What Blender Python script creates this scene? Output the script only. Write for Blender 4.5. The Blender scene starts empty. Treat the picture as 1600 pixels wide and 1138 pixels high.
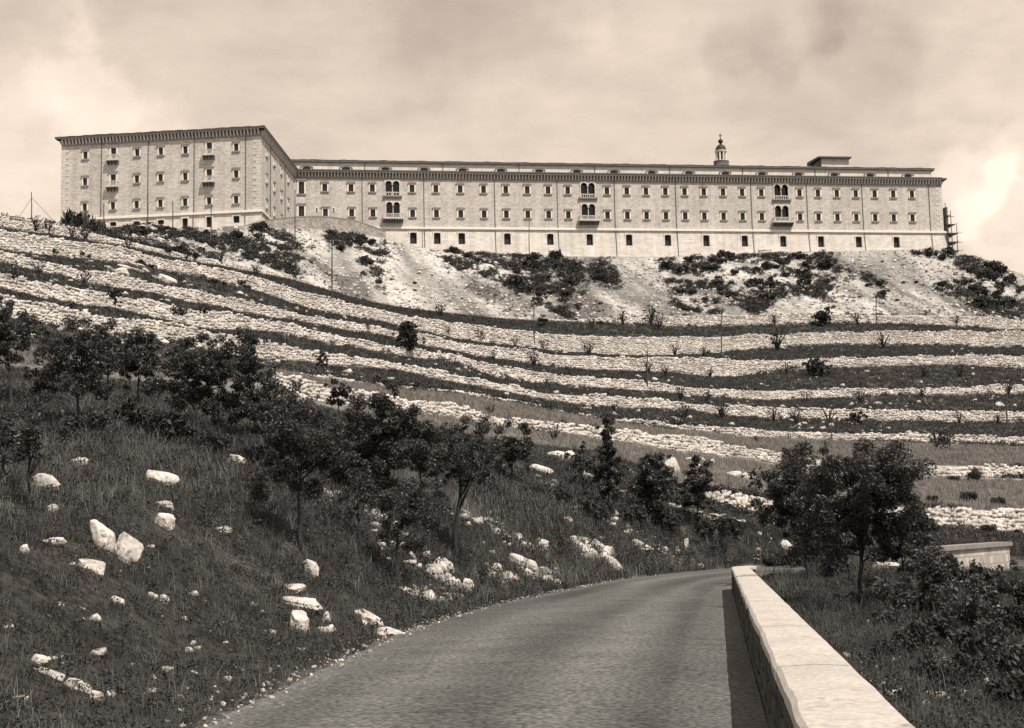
import bpy, math, random
import numpy as np
from mathutils import Matrix, Vector
from mathutils.bvhtree import BVHTree

random.seed(7)
rng = np.random.default_rng(7)
scene = bpy.context.scene
col = scene.collection

# ------------------------------------------------------------------ camera
F_PX, W_PX, H_PX, HORIZON, ROLL = 2200.0, 1600.0, 1138.0, 820.0, 0.02
PITCH = math.atan((HORIZON - H_PX / 2) / F_PX)
fwd0 = np.array([0.0, math.cos(PITCH), math.sin(PITCH)])
up0 = np.array([0.0, -math.sin(PITCH), math.cos(PITCH)])
rt0 = np.array([1.0, 0.0, 0.0])
cx = rt0 - ROLL * up0; cx /= np.linalg.norm(cx)
cz = -fwd0
cy = np.cross(cz, cx)
CAM = np.array([0.0, 0.0, 0.0])
cam_data = bpy.data.cameras.new('camera')
cam_data.sensor_fit = 'HORIZONTAL'
cam_data.sensor_width = 36.0
cam_data.lens = 36.0 * F_PX / W_PX
cam_data.clip_start = 0.1
cam_data.clip_end = 20000.0
cam = bpy.data.objects.new('camera', cam_data)
col.objects.link(cam)
cam.matrix_world = Matrix(((cx[0], cy[0], cz[0], 0), (cx[1], cy[1], cz[1], 0), (cx[2], cy[2], cz[2], 0), (0, 0, 0, 1)))
scene.camera = cam
scene.view_settings.view_transform = 'Standard'
scene.view_settings.look = 'None'
scene.view_settings.exposure = 0.0
scene.view_settings.gamma = 1.0
scene.cycles.max_bounces = 5
scene.cycles.diffuse_bounces = 2
scene.cycles.glossy_bounces = 2
scene.cycles.transmission_bounces = 2

# ------------------------------------------------------------------ sun and sky
SUN_EL, SUN_AZ = math.radians(57), math.radians(36)      # azimuth: to the right of straight behind the camera
sun_from = Vector((math.sin(SUN_AZ) * math.cos(SUN_EL), -math.cos(SUN_AZ) * math.cos(SUN_EL), math.sin(SUN_EL)))
sd = bpy.data.lights.new('sun', 'SUN')
sd.energy = 5.0
sd.angle = math.radians(0.5)
sd.color = (1.0, 0.89, 0.775)
sun = bpy.data.objects.new('sun', sd)
col.objects.link(sun)
sun.rotation_euler = (-sun_from).to_track_quat('-Z', 'Y').to_euler()


def pix_dir(px, py):
    v = cx * (px - W_PX / 2) / F_PX - cy * (py - H_PX / 2) / F_PX - cz
    return v / np.linalg.norm(v)


def N(nt, t, **kw):
    n = nt.nodes.new(t)
    for k, v in kw.items():
        if k in n.inputs.keys() if isinstance(k, str) else False:
            n.inputs[k].default_value = v
        else:
            setattr(n, k, v)
    return n


def make_world():
    w = bpy.data.worlds.new('World'); scene.world = w; w.use_nodes = True
    nt = w.node_tree; nt.nodes.clear(); L = nt.links.new
    out = nt.nodes.new('ShaderNodeOutputWorld'); bg = nt.nodes.new('ShaderNodeBackground')
    bg.inputs['Strength'].default_value = 0.1
    L(bg.outputs[0], out.inputs[0])
    sky = nt.nodes.new('ShaderNodeTexSky'); sky.sky_type = 'NISHITA'; sky.sun_disc = False
    sky.sun_elevation = SUN_EL; sky.sun_rotation = math.pi - SUN_AZ; sky.air_density = 1.2; sky.dust_density = 2.0
    bw = nt.nodes.new('ShaderNodeRGBToBW'); L(sky.outputs[0], bw.inputs[0])
    tc = nt.nodes.new('ShaderNodeTexCoord')
    sep = nt.nodes.new('ShaderNodeSeparateXYZ'); L(tc.outputs['Generated'], sep.inputs[0])

    def M(op, a, b=None, c=None, clamp=False):
        m = nt.nodes.new('ShaderNodeMath'); m.operation = op; m.use_clamp = clamp
        for i, x in enumerate((a, b, c)):
            if x is None: continue
            if isinstance(x, (int, float)): m.inputs[i].default_value = x
            else: L(x, m.inputs[i])
        return m.outputs[0]
    zz = M('ADD', M('MAXIMUM', sep.outputs[2], 0.0), 0.22)
    comb = nt.nodes.new('ShaderNodeCombineXYZ')
    L(M('DIVIDE', sep.outputs[0], zz), comb.inputs[0]); L(M('DIVIDE', sep.outputs[1], zz), comb.inputs[1])
    n1 = nt.nodes.new('ShaderNodeTexNoise'); n1.inputs['Scale'].default_value = 3.4; n1.inputs['Detail'].default_value = 8
    n1.inputs['Roughness'].default_value = 0.62; n1.inputs['Distortion'].default_value = 0.15
    L(comb.outputs[0], n1.inputs['Vector'])
    mr = nt.nodes.new('ShaderNodeMapRange'); mr.interpolation_type = 'SMOOTHSTEP'
    mr.inputs['From Min'].default_value = 0.30; mr.inputs['From Max'].default_value = 0.66
    mr.inputs['To Min'].default_value = 7.5; mr.inputs['To Max'].default_value = 8.9
    L(n1.outputs[0], mr.inputs['Value'])
    # cumulus heaps at fixed places of the sky
    wadd = nt.nodes.new('ShaderNodeVectorMath'); wadd.operation = 'MULTIPLY_ADD'
    n3 = nt.nodes.new('ShaderNodeTexNoise'); n3.inputs['Scale'].default_value = 16; n3.inputs['Detail'].default_value = 4
    L(tc.outputs['Generated'], n3.inputs['Vector'])
    L(n3.outputs['Color'], wadd.inputs[0]); wadd.inputs[1].default_value = (0.11, 0.11, 0.11); L(tc.outputs['Generated'], wadd.inputs[2])
    tot = mr.outputs[0]
    for (px, py, r, amp) in ((135, 130, .04, 1.6), (110, 205, .09, 1.0), (1510, 292, .042, 2.4), (1600, 325, .06, 2.2), (60, 330, .2, .9),
                             (1560, 90, .07, 1.2), (885, 45, .035, .7), (500, 100, .06, .5), (1020, 190, .16, .6),
                             (1180, 45, .05, -2.2), (1340, 20, .055, -2.0), (700, 20, .09, -.6), (1200, 110, .03, -.8), (1310, 60, .03, -.9)):
        d = pix_dir(px, py)
        ds = nt.nodes.new('ShaderNodeVectorMath'); ds.operation = 'DISTANCE'
        L(wadd.outputs[0], ds.inputs[0]); ds.inputs[1].default_value = tuple(d + np.array([.055, .055, .055]))
        m2 = nt.nodes.new('ShaderNodeMapRange'); m2.interpolation_type = 'SMOOTHERSTEP'
        m2.inputs['From Min'].default_value = r; m2.inputs['From Max'].default_value = r * .5 if amp > 0 else 0.0
        m2.inputs['To Min'].default_value = 0; m2.inputs['To Max'].default_value = amp
        L(ds.outputs['Value'], m2.inputs['Value'])
        tot = M('ADD', tot, m2.outputs[0])
    # scattered cloud over clear sky, thinned towards the unseen zenith to weaken fill light
    cov = M('ADD', M('MULTIPLY', n1.outputs[0], 0.55), M('MULTIPLY', M('EXPONENT', M('MULTIPLY', M('MAXIMUM', sep.outputs[2], 0.0), -1.6)), 0.85), clamp=True)
    lum = M('ADD', M('MULTIPLY', bw.outputs[0], M('SUBTRACT', 1.0, cov)), M('MULTIPLY', tot, cov))
    tint = nt.nodes.new('ShaderNodeVectorMath'); tint.operation = 'SCALE'
    tint.inputs[0].default_value = (1.0, 0.83, 0.69)
    L(lum, tint.inputs['Scale'])
    L(tint.outputs[0], bg.inputs['Color'])
make_world()


# ------------------------------------------------------------------ small helpers
def ray(px, py):
    """direction through a photo pixel, scaled so that its forward (world Y) part is 1"""
    v = cx * (px - W_PX / 2) / F_PX - cy * (py - H_PX / 2) / F_PX - cz
    return v / v[1]


def P(px, py, d):
    return ray(px, py) * d


def tag(o, label=None, category=None, group=None, kind=None):
    if label: o['label'] = label
    if category: o['category'] = category
    if group: o['group'] = group
    if kind: o['kind'] = kind
    return o


def empty(name, loc=(0, 0, 0), rz=0.0):
    o = bpy.data.objects.new(name, None); o.empty_display_size = 0.2
    o.location = loc; o.rotation_euler = (0, 0, rz); col.objects.link(o)
    return o


def place(name, mesh, parent=None, loc=(0, 0, 0), rz=0.0, scale=None, rot=None):
    o = bpy.data.objects.new(name, mesh); col.objects.link(o)
    o.location = loc; o.rotation_euler = rot if rot is not None else (0, 0, rz)
    if scale is not None: o.scale = scale if hasattr(scale, '__len__') else (scale,) * 3
    if parent is not None: o.parent = parent
    return o


class MB:
    """collects faces; build() turns them into one mesh"""
    def __init__(s): s.v = []; s.f = []

    def quad(s, a, b, c, d):
        i = len(s.v); s.v += [tuple(a), tuple(b), tuple(c), tuple(d)]; s.f.append((i, i + 1, i + 2, i + 3))

    def tri(s, a, b, c):
        i = len(s.v); s.v += [tuple(a), tuple(b), tuple(c)]; s.f.append((i, i + 1, i + 2))

    def box(s, x0, x1, y0, y1, z0, z1):
        i = len(s.v)
        s.v += [(x0, y0, z0), (x1, y0, z0), (x1, y1, z0), (x0, y1, z0), (x0, y0, z1), (x1, y0, z1), (x1, y1, z1), (x0, y1, z1)]
        s.f += [(i, i + 3, i + 2, i + 1), (i + 4, i + 5, i + 6, i + 7), (i, i + 1, i + 5, i + 4), (i + 1, i + 2, i + 6, i + 5),
                (i + 2, i + 3, i + 7, i + 6), (i + 3, i, i + 4, i + 7)]

    def hexa(s, p):
        i = len(s.v); s.v += [tuple(q) for q in p]
        s.f += [(i, i + 3, i + 2, i + 1), (i + 4, i + 5, i + 6, i + 7), (i, i + 1, i + 5, i + 4), (i + 1, i + 2, i + 6, i + 5),
                (i + 2, i + 3, i + 7, i + 6), (i + 3, i, i + 4, i + 7)]

    def tube(s, pts, rad, n=7, cap=True):
        pts = [np.array(p, float) for p in pts]; rings = []
        for k, p in enumerate(pts):
            t = pts[min(k + 1, len(pts) - 1)] - pts[max(k - 1, 0)]
            t = t / (np.linalg.norm(t) + 1e-9)
            a = np.cross(t, (0.31, 0.17, 0.93) if abs(t[2]) < .9 else (1, 0, 0)); a /= np.linalg.norm(a); b = np.cross(t, a)
            i0 = len(s.v)
            for j in range(n):
                an = 2 * math.pi * j / n
                s.v.append(tuple(p + rad[k] * (math.cos(an) * a + math.sin(an) * b)))
            rings.append(i0)
        for k in range(len(rings) - 1):
            for j in range(n):
                s.f.append((rings[k] + j, rings[k] + (j + 1) % n, rings[k + 1] + (j + 1) % n, rings[k + 1] + j))
        if cap:
            s.f.append(tuple(rings[-1] + j for j in range(n))); s.f.append(tuple(rings[0] + j for j in reversed(range(n))))

    def lathe(s, prof, n=16, c=(0, 0)):
        rings = []
        for (r, z) in prof:
            i0 = len(s.v); rings.append(i0)
            for j in range(n):
                an = 2 * math.pi * j / n
                s.v.append((c[0] + r * math.cos(an), c[1] + r * math.sin(an), z))
        for k in range(len(rings) - 1):
            for j in range(n):
                s.f.append((rings[k] + j, rings[k] + (j + 1) % n, rings[k + 1] + (j + 1) % n, rings[k + 1] + j))

    def mesh(s, name, m, smooth=False):
        me = bpy.data.meshes.new(name); me.from_pydata(s.v, [], s.f)
        if m: me.materials.append(m)
        if smooth: me.polygons.foreach_set('use_smooth', [True] * len(me.polygons))
        me.update(); return me

    def build(s, name, m, parent=None, loc=(0, 0, 0), rz=0.0, smooth=False):
        return place(name, s.mesh(name, m, smooth), parent, loc, rz)


def np_mesh(name, verts, faces, m, smooth=False):
    """verts (n,3); faces (m,k) with a constant k: fast"""
    verts = np.asarray(verts, np.float32); faces = np.asarray(faces, np.int32); k = faces.shape[1]
    me = bpy.data.meshes.new(name)
    me.vertices.add(len(verts)); me.vertices.foreach_set('co', verts.ravel())
    me.loops.add(faces.size); me.loops.foreach_set('vertex_index', faces.ravel())
    me.polygons.add(len(faces)); me.polygons.foreach_set('loop_start', np.arange(0, faces.size, k, dtype=np.int32))
    try: me.polygons.foreach_set('loop_total', np.full(len(faces), k, np.int32))
    except Exception: pass
    if smooth: me.polygons.foreach_set('use_smooth', np.ones(len(faces), bool))
    if m: me.materials.append(m)
    me.update(calc_edges=True); return me


# value noise -----------------------------------------------------------
_lat = rng.random((64, 64, 64)).astype(np.float32)


def vnoise(p):
    p = np.asarray(p, float); i = np.floor(p).astype(int); f = p - i; f = f * f * (3 - 2 * f)
    r = 0
    for dx in (0, 1):
        for dy in (0, 1):
            for dz in (0, 1):
                w = (f[..., 0] if dx else 1 - f[..., 0]) * (f[..., 1] if dy else 1 - f[..., 1]) * (f[..., 2] if dz else 1 - f[..., 2])
                r = r + w * _lat[(i[..., 0] + dx) % 64, (i[..., 1] + dy) % 64, (i[..., 2] + dz) % 64]
    return r * 2 - 1


def fbm(p, octv=4):
    p = np.asarray(p, float); r = 0; a = 1.0
    for k in range(octv):
        r = r + a * vnoise(p * (2 ** k) + 17.3 * k); a *= 0.5
    return r


# ------------------------------------------------------------------ materials
TINT = np.array([1.0, 0.975, 0.94])


def rgb(g): return tuple(np.array([g, g, g]) * TINT) + (1.0,)


def mat(name, g, rough=0.85, var=0.25, scale=3.0, bump=0.3, bscale=None, bdist=0.02, coord='Object', spec=0.3, speckle=None, translucent=0.0, spots=None,
        attr=None, island=0.0, detail=5):
    m = bpy.data.materials.new(name); m.use_nodes = True; nt = m.node_tree; L = nt.links.new
    b = nt.nodes['Principled BSDF']; b.inputs['Roughness'].default_value = rough
    b.inputs['Specular IOR Level'].default_value = spec
    if coord == 'World': co = nt.nodes.new('ShaderNodeNewGeometry').outputs['Position']
    else: co = nt.nodes.new('ShaderNodeTexCoord').outputs['Object']
    nz = nt.nodes.new('ShaderNodeTexNoise'); nz.inputs['Scale'].default_value = scale; nz.inputs['Detail'].default_value = detail
    nz.inputs['Roughness'].default_value = 0.62
    L(co, nz.inputs['Vector'])
    mr = nt.nodes.new('ShaderNodeMapRange'); mr.inputs['From Min'].default_value = 0.28; mr.inputs['From Max'].default_value = 0.72
    mr.inputs['To Min'].default_value = 1 - var; mr.inputs['To Max'].default_value = 1 + var
    L(nz.outputs[0], mr.inputs['Value']); val = mr.outputs[0]

    def mul(a, bb):
        q = nt.nodes.new('ShaderNodeMath'); q.operation = 'MULTIPLY'
        for i, x in enumerate((a, bb)):
            if isinstance(x, (int, float)): q.inputs[i].default_value = x
            else: L(x, q.inputs[i])
        return q.outputs[0]
    if speckle:
        s2 = nt.nodes.new('ShaderNodeTexNoise'); s2.inputs['Scale'].default_value = speckle[0]; s2.inputs['Detail'].default_value = 3
        L(co, s2.inputs['Vector'])
        m2 = nt.nodes.new('ShaderNodeMapRange'); m2.inputs['From Min'].default_value = .35; m2.inputs['From Max'].default_value = .7
        m2.inputs['To Min'].default_value = 1 - speckle[1]; m2.inputs['To Max'].default_value = 1 + speckle[1]
        L(s2.outputs[0], m2.inputs['Value']); val = mul(val, m2.outputs[0])
    if spots:
        for fs in (1.0, .37):
            s3 = nt.nodes.new('ShaderNodeTexNoise'); s3.inputs['Scale'].default_value = spots[0] * fs; s3.inputs['Detail'].default_value = 4; s3.inputs['Roughness'].default_value = .7
            L(co, s3.inputs['Vector'])
            m6 = nt.nodes.new('ShaderNodeMapRange'); m6.inputs['From Min'].default_value = spots[1]; m6.inputs['From Max'].default_value = spots[1] + .06
            m6.inputs['To Min'].default_value = 1.0; m6.inputs['To Max'].default_value = spots[2]
            L(s3.outputs[0], m6.inputs['Value']); val = mul(val, m6.outputs[0])
    if island:
        ge = nt.nodes.new('ShaderNodeNewGeometry')
        m3 = nt.nodes.new('ShaderNodeMapRange'); m3.inputs['To Min'].default_value = 1 - island; m3.inputs['To Max'].default_value = 1 + island
        L(ge.outputs['Random Per Island'], m3.inputs['Value']); val = mul(val, m3.outputs[0])
    if attr:
        at = nt.nodes.new('ShaderNodeAttribute'); at.attribute_name = attr; val = mul(val, at.outputs['Fac'])
    else:
        val = mul(val, g)
    sc = nt.nodes.new('ShaderNodeVectorMath'); sc.operation = 'SCALE'; sc.inputs[0].default_value = tuple(TINT) if (g > .2 and not attr) else (.92, .975, .985) if g <= .2 or name == 'worn_tarmac' else (.97, .98, .97)
    L(val, sc.inputs['Scale']); L(sc.outputs[0], b.inputs['Base Color'])
    if bump:
        nb = nt.nodes.new('ShaderNodeTexNoise'); nb.inputs['Scale'].default_value = bscale or scale * 4; nb.inputs['Detail'].default_value = 4
        L(co, nb.inputs['Vector'])
        bp = nt.nodes.new('ShaderNodeBump'); bp.inputs['Strength'].default_value = bump; bp.inputs['Distance'].default_value = bdist
        L(nb.outputs[0], bp.inputs['Height']); L(bp.outputs[0], b.inputs['Normal'])
    if translucent:
        tr = nt.nodes.new('ShaderNodeBsdfTranslucent'); L(sc.outputs[0], tr.inputs[0])
        mx = nt.nodes.new('ShaderNodeMixShader'); mx.inputs[0].default_value = translucent
        L(b.outputs[0], mx.inputs[1]); L(tr.outputs[0], mx.inputs[2])
        L(mx.outputs[0], nt.nodes['Material Output'].inputs[0])
    return m


def mat_masonry(name, g, bw_, bh, var, mortar=0.75, squash=1.0):
    """coursed rubble: irregular brick cells with tone differing from block to block"""
    m = bpy.data.materials.new(name); m.use_nodes = True; nt = m.node_tree; L = nt.links.new
    b = nt.nodes['Principled BSDF']; b.inputs['Roughness'].default_value = .9; b.inputs['Specular IOR Level'].default_value = .2
    uv = nt.nodes.new('ShaderNodeUVMap')
    wn = nt.nodes.new('ShaderNodeTexNoise'); wn.inputs['Scale'].default_value = 1.2; L(uv.outputs[0], wn.inputs['Vector'])
    ad = nt.nodes.new('ShaderNodeVectorMath'); ad.operation = 'MULTIPLY_ADD'; L(wn.outputs['Color'], ad.inputs[0])
    ad.inputs[1].default_value = (.12, .12, 0); L(uv.outputs[0], ad.inputs[2])
    br = nt.nodes.new('ShaderNodeTexBrick'); br.inputs['Scale'].default_value = 1.0
    br.inputs['Brick Width'].default_value = bw_; br.inputs['Row Height'].default_value = bh; br.inputs['Mortar Size'].default_value = .03
    br.inputs['Color1'].default_value = rgb(g * (1 - var)); br.inputs['Color2'].default_value = rgb(g * (1 + var)); br.inputs['Mortar'].default_value = rgb(g * mortar)
    L(ad.outputs[0], br.inputs['Vector'])
    nz = nt.nodes.new('ShaderNodeTexNoise'); nz.inputs['Scale'].default_value = .22; nz.inputs['Detail'].default_value = 10; nz.inputs['Roughness'].default_value = .7
    L(uv.outputs[0], nz.inputs['Vector'])
    mr = nt.nodes.new('ShaderNodeMapRange'); mr.inputs['From Min'].default_value = .3; mr.inputs['From Max'].default_value = .7
    mr.inputs['To Min'].default_value = .84; mr.inputs['To Max'].default_value = 1.14; L(nz.outputs[0], mr.inputs['Value'])
    # rain streaks running down the wall
    mp = nt.nodes.new('ShaderNodeMapping'); mp.inputs['Scale'].default_value = (.9, .05, 1); L(uv.outputs[0], mp.inputs['Vector'])
    n4 = nt.nodes.new('ShaderNodeTexNoise'); n4.inputs['Scale'].default_value = 1.0; n4.inputs['Detail'].default_value = 5; L(mp.outputs[0], n4.inputs['Vector'])
    m4 = nt.nodes.new('ShaderNodeMapRange'); m4.inputs['From Min'].default_value = .3; m4.inputs['From Max'].default_value = .6
    m4.inputs['To Min'].default_value = .86; m4.inputs['To Max'].default_value = 1.04; L(n4.outputs[0], m4.inputs['Value'])
    mu = nt.nodes.new('ShaderNodeMath'); mu.operation = 'MULTIPLY'; L(mr.outputs[0], mu.inputs[0]); L(m4.outputs[0], mu.inputs[1])
    # putlog holes and dark single stones
    vo = nt.nodes.new('ShaderNodeTexNoise'); vo.inputs['Scale'].default_value = 2.2; vo.inputs['Detail'].default_value = 2; L(uv.outputs[0], vo.inputs['Vector'])
    m5 = nt.nodes.new('ShaderNodeMapRange'); m5.inputs['From Min'].default_value = .66; m5.inputs['From Max'].default_value = .74
    m5.inputs['To Min'].default_value = 1.0; m5.inputs['To Max'].default_value = .6; L(vo.outputs[0], m5.inputs['Value'])
    mu2 = nt.nodes.new('ShaderNodeMath'); mu2.operation = 'MULTIPLY'; L(mu.outputs[0], mu2.inputs[0]); L(m5.outputs[0], mu2.inputs[1])
    sc = nt.nodes.new('ShaderNodeVectorMath'); sc.operation = 'SCALE'; L(br.outputs[0], sc.inputs[0]); L(mu2.outputs[0], sc.inputs['Scale'])
    L(sc.outputs[0], b.inputs['Base Color'])
    bp = nt.nodes.new('ShaderNodeBump'); bp.inputs['Strength'].default_value = .5; bp.inputs['Distance'].default_value = .05
    L(br.outputs['Fac'], bp.inputs['Height']); bp.invert = True; L(bp.outputs[0], b.inputs['Normal'])
    return m


M_MASON = mat_masonry('rubble_masonry', .55, .6, .28, .16)
M_BASE = mat_masonry('base_masonry', .62, 1.1, .5, .10, .85)
M_PLASTERW = mat_masonry('attic_plaster', .66, 2.0, .9, .05, .95)
M_TRIM = mat('travertine_trim', .74, var=.12, scale=2, bump=.1, coord='World')
M_PLASTER = mat('pale_plaster', .62, var=.14, scale=.6, bump=.1, coord='World')
M_QUOIN = mat('quoin_stone', .56, var=.2, scale=1.5, bump=.1, coord='World')
M_GLASS = mat('dark_window_glass', .012, rough=.12, var=.3, scale=1, bump=0, coord='World', spec=.5)
M_DOOR = mat('dark_door_wood', .03, rough=.7, var=.3, scale=4, coord='World')
M_PIPE = mat('drainpipe_metal', .10, rough=.5, var=.2, scale=3, bump=0, coord='World')
M_TILE = mat('roof_tile', .12, rough=.9, var=.4, scale=2.5, bump=.6, bscale=6, bdist=.1, coord='World')
M_SOFFIT = mat('shade_toned_stone', .26, var=.2, scale=2, bump=.1, coord='World')  # stone darkened to hold the shade around eaves, hoods, sills and ledges
M_IRON = mat('dark_lead', .035, rough=.6, var=.3, scale=4, bump=0)
M_TERR = mat('hillside_soil', 1, rough=.95, var=.42, scale=.9, bump=.8, bscale=5, bdist=.12, coord='World', attr='tone', speckle=(7, .45), spec=.1, detail=6)
M_STONE = mat('limestone_rubble', .49, rough=.92, var=.34, scale=.7, bump=.5, bscale=7, bdist=.04, coord='World', island=.28, spec=.15)
M_ROCK = mat('limestone_boulder', .55, rough=.92, var=.3, scale=2.4, bump=.9, bscale=9, bdist=.05, coord='World', speckle=(11, .22), spec=.15, spots=(5.5, .60, .5))
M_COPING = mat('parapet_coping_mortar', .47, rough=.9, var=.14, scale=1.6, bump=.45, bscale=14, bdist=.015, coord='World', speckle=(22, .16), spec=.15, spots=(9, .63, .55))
M_GRAVEL = mat('road_gravel', .34, var=.3, scale=6, bump=0, coord='World', island=.5)
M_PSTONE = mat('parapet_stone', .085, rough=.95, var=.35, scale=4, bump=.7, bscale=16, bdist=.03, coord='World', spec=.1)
M_LEAF = mat('olive_oak_leaf', .062, rough=.45, var=.45, scale=2.5, bump=0, coord='World', island=.55, translucent=.22, spec=.35)
M_SCRUB = mat('scrub_leaf', .055, rough=.65, var=.35, scale=.7, bump=0, coord='World', island=.5, translucent=.15, spec=.2)
M_BARK = mat('tree_bark', .045, rough=.95, var=.35, scale=9, bump=.7, bscale=22, bdist=.02, coord='World', spec=.1)
M_POLE = mat('weathered_pole_wood', .07, rough=.9, var=.3, scale=6, bump=.2, coord='World')
M_GRASS = mat('dark_summer_grass', .08, rough=.7, var=.45, scale=.45, bump=0, coord='World', island=.5, translucent=.25, spec=.15)
M_MID = mat('bleached_grass', .20, rough=.8, var=.3, scale=.3, bump=0, coord='World', island=.4, translucent=.25, spec=.15)
M_DRY = mat('dry_hay_grass', .24, rough=.8, var=.25, scale=.3, bump=0, coord='World', island=.3, translucent=.25, spec=.15)
M_SCAF = mat('scaffold_timber', .10, rough=.9, var=.3, scale=5, coord='World')


def mat_road():
    m = mat('worn_tarmac', 1, rough=.9, var=.2, scale=.8, bump=.6, bscale=30, bdist=.02, coord='World', attr='tone', speckle=(16, .55), spots=(2.6, .62, .75), spec=.2, detail=9)
    return m
M_ROAD = mat_road()

# ------------------------------------------------------------------ terrain control curves, measured in photo pixels (x, top y, bottom y)
WALLS = {
 'A': ([(-300, 300, 325), (0, 339, 362), (50, 345, 370), (101, 354, 374), (202, 377, 391), (270, 393, 406), (337, 406, 418), (405, 421, 430), (455, 430, 438),
        (520, 455, 457), (590, 475, 476), (700, 489, 490), (800, 498, 499), (900, 501, 503), (960, 498, 504), (1040, 494, 511), (1145, 492, 508), (1250, 494, 506),
        (1320, 493, 505), (1425, 492, 508), (1530, 494, 513), (1600, 503, 518), (1900, 515, 530)],
       [(-300, 160), (0, 172), (250, 190), (455, 212), (600, 226), (800, 240), (1000, 252), (1285, 262), (1600, 266), (1900, 266)]),
 'B': ([(-300, 330, 364), (0, 364, 398), (50, 370, 400), (101, 376, 402), (152, 386, 408), (202, 393, 412), (270, 411, 428), (337, 421, 437), (422, 441, 463), (500, 464, 489),
        (570, 480, 499), (640, 497, 515), (710, 506, 532), (780, 515, 541), (850, 522, 550), (920, 525, 557), (990, 528, 559), (1060, 529, 558), (1128, 526, 553),
        (1180, 524, 546), (1215, 524, 543), (1285, 521, 538), (1355, 520, 538), (1460, 520, 541), (1600, 520, 543), (1900, 522, 545)],
       [(-300, 147), (0, 157), (540, 188), (1000, 235), (1285, 250), (1600, 255), (1900, 255)]),
 'C': ([(-300, 360, 380), (0, 392, 411), (24, 401, 418), (84, 414, 428), (135, 425, 445), (202, 435, 455), (236, 445, 457), (287, 452, 472), (337, 465, 482), (405, 479, 499),
        (472, 492, 506), (540, 502, 519), (570, 508, 521), (622, 518, 531), (657, 524, 540), (710, 536, 552), (780, 545, 564), (850, 553, 573), (920, 557, 578),
        (990, 562, 581), (1060, 561, 581), (1110, 562, 590), (1180, 564, 587), (1232, 564, 576), (1278, 561, 573), (1355, 560, 571), (1425, 558, 569), (1495, 557, 567),
        (1600, 557, 575), (1900, 558, 575)],
       [(-300, 133), (0, 143), (500, 170), (1000, 210), (1285, 225), (1600, 230), (1900, 230)]),
 'D': ([(-300, 395, 420), (0, 428, 455), (67, 445, 468), (135, 455, 482), (189, 465, 487), (253, 475, 502), (304, 485, 516), (337, 489, 519), (439, 507, 521), (500, 522, 535),
        (570, 536, 547), (640, 548, 560), (710, 556, 568), (748, 567, 583), (780, 573, 593), (808, 580, 597), (850, 587, 601), (920, 590, 606), (990, 597, 611), (1060, 605, 617),
        (1145, 610, 623), (1198, 611, 627), (1285, 610, 622), (1355, 609, 620), (1425, 608, 618), (1495, 607, 616), (1600, 603, 613), (1900, 600, 612)],
       [(-300, 120), (0, 130), (500, 155), (1000, 187), (1285, 200), (1600, 205), (1900, 205)]),
 'E': ([(-300, 430, 465), (0, 465, 495), (60, 478, 506), (162, 495, 522), (236, 504, 529), (320, 519, 545), (354, 527, 556), (422, 537, 562), (506, 553, 570), (570, 561, 572),
        (640, 573, 583), (710, 588, 599), (780, 601, 611), (850, 615, 627), (920, 619, 634), (1060, 629, 641), (1145, 637, 651), (1197, 638, 652), (1267, 640, 657),
        (1337, 642, 658), (1425, 642, 658), (1600, 644, 658), (1900, 646, 660)],
       [(-300, 108), (0, 115), (500, 140), (1000, 168), (1285, 180), (1600, 184), (1900, 184)]),
 'F': ([(-300, 520, 520.5), (0, 540, 540.5), (250, 566, 566.5), (430, 581, 583), (500, 588, 594), (570, 597, 603), (640, 604, 610), (710, 611, 617), (797, 625, 631), (850, 637, 642), (937, 652, 658),
        (1060, 664, 676), (1110, 667, 680), (1180, 672, 684), (1285, 677, 687), (1390, 679, 691), (1495, 682, 693), (1600, 686, 697), (1900, 692, 703)],
       [(-300, 100), (0, 107), (250, 115), (500, 128), (1000, 150), (1285, 160), (1600, 164), (1900, 164)]),
 'G': ([(-300, 545, 545.5), (0, 566, 566.5), (250, 590, 590.5), (400, 600, 600.5), (430, 585, 606), (480, 600, 626), (540, 611, 632), (650, 630, 648), (738, 639, 655), (747, 648, 662), (815, 658, 676),
        (920, 669, 685), (972, 673, 691), (1040, 682, 703), (1092, 688, 708), (1173, 703, 717), (1232, 713, 728), (1285, 718, 730), (1390, 725, 743),
        (1495, 728, 745), (1600, 730, 747), (1900, 735, 752)],
       [(-300, 88), (0, 93), (250, 98), (430, 105), (650, 110), (1000, 127), (1285, 135), (1600, 138), (1900, 138)]),
 'H': ([(-300, 560, 560.5), (0, 578, 578.5), (250, 604, 604.5), (430, 626, 626.5), (650, 668, 668.5), (800, 690, 690.5), (950, 708, 708.5), (1090, 762, 768), (1117, 769, 794), (1162, 774, 803), (1197, 782, 810),
        (1285, 788, 814), (1390, 791, 817), (1460, 794, 824), (1530, 797, 828), (1600, 801, 834), (1900, 812, 846)],
       [(-300, 84), (0, 88), (250, 90), (430, 90), (650, 95), (800, 102), (950, 108), (1090, 88), (1162, 88), (1285, 98), (1600, 103), (1900, 103)]),
}
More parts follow.
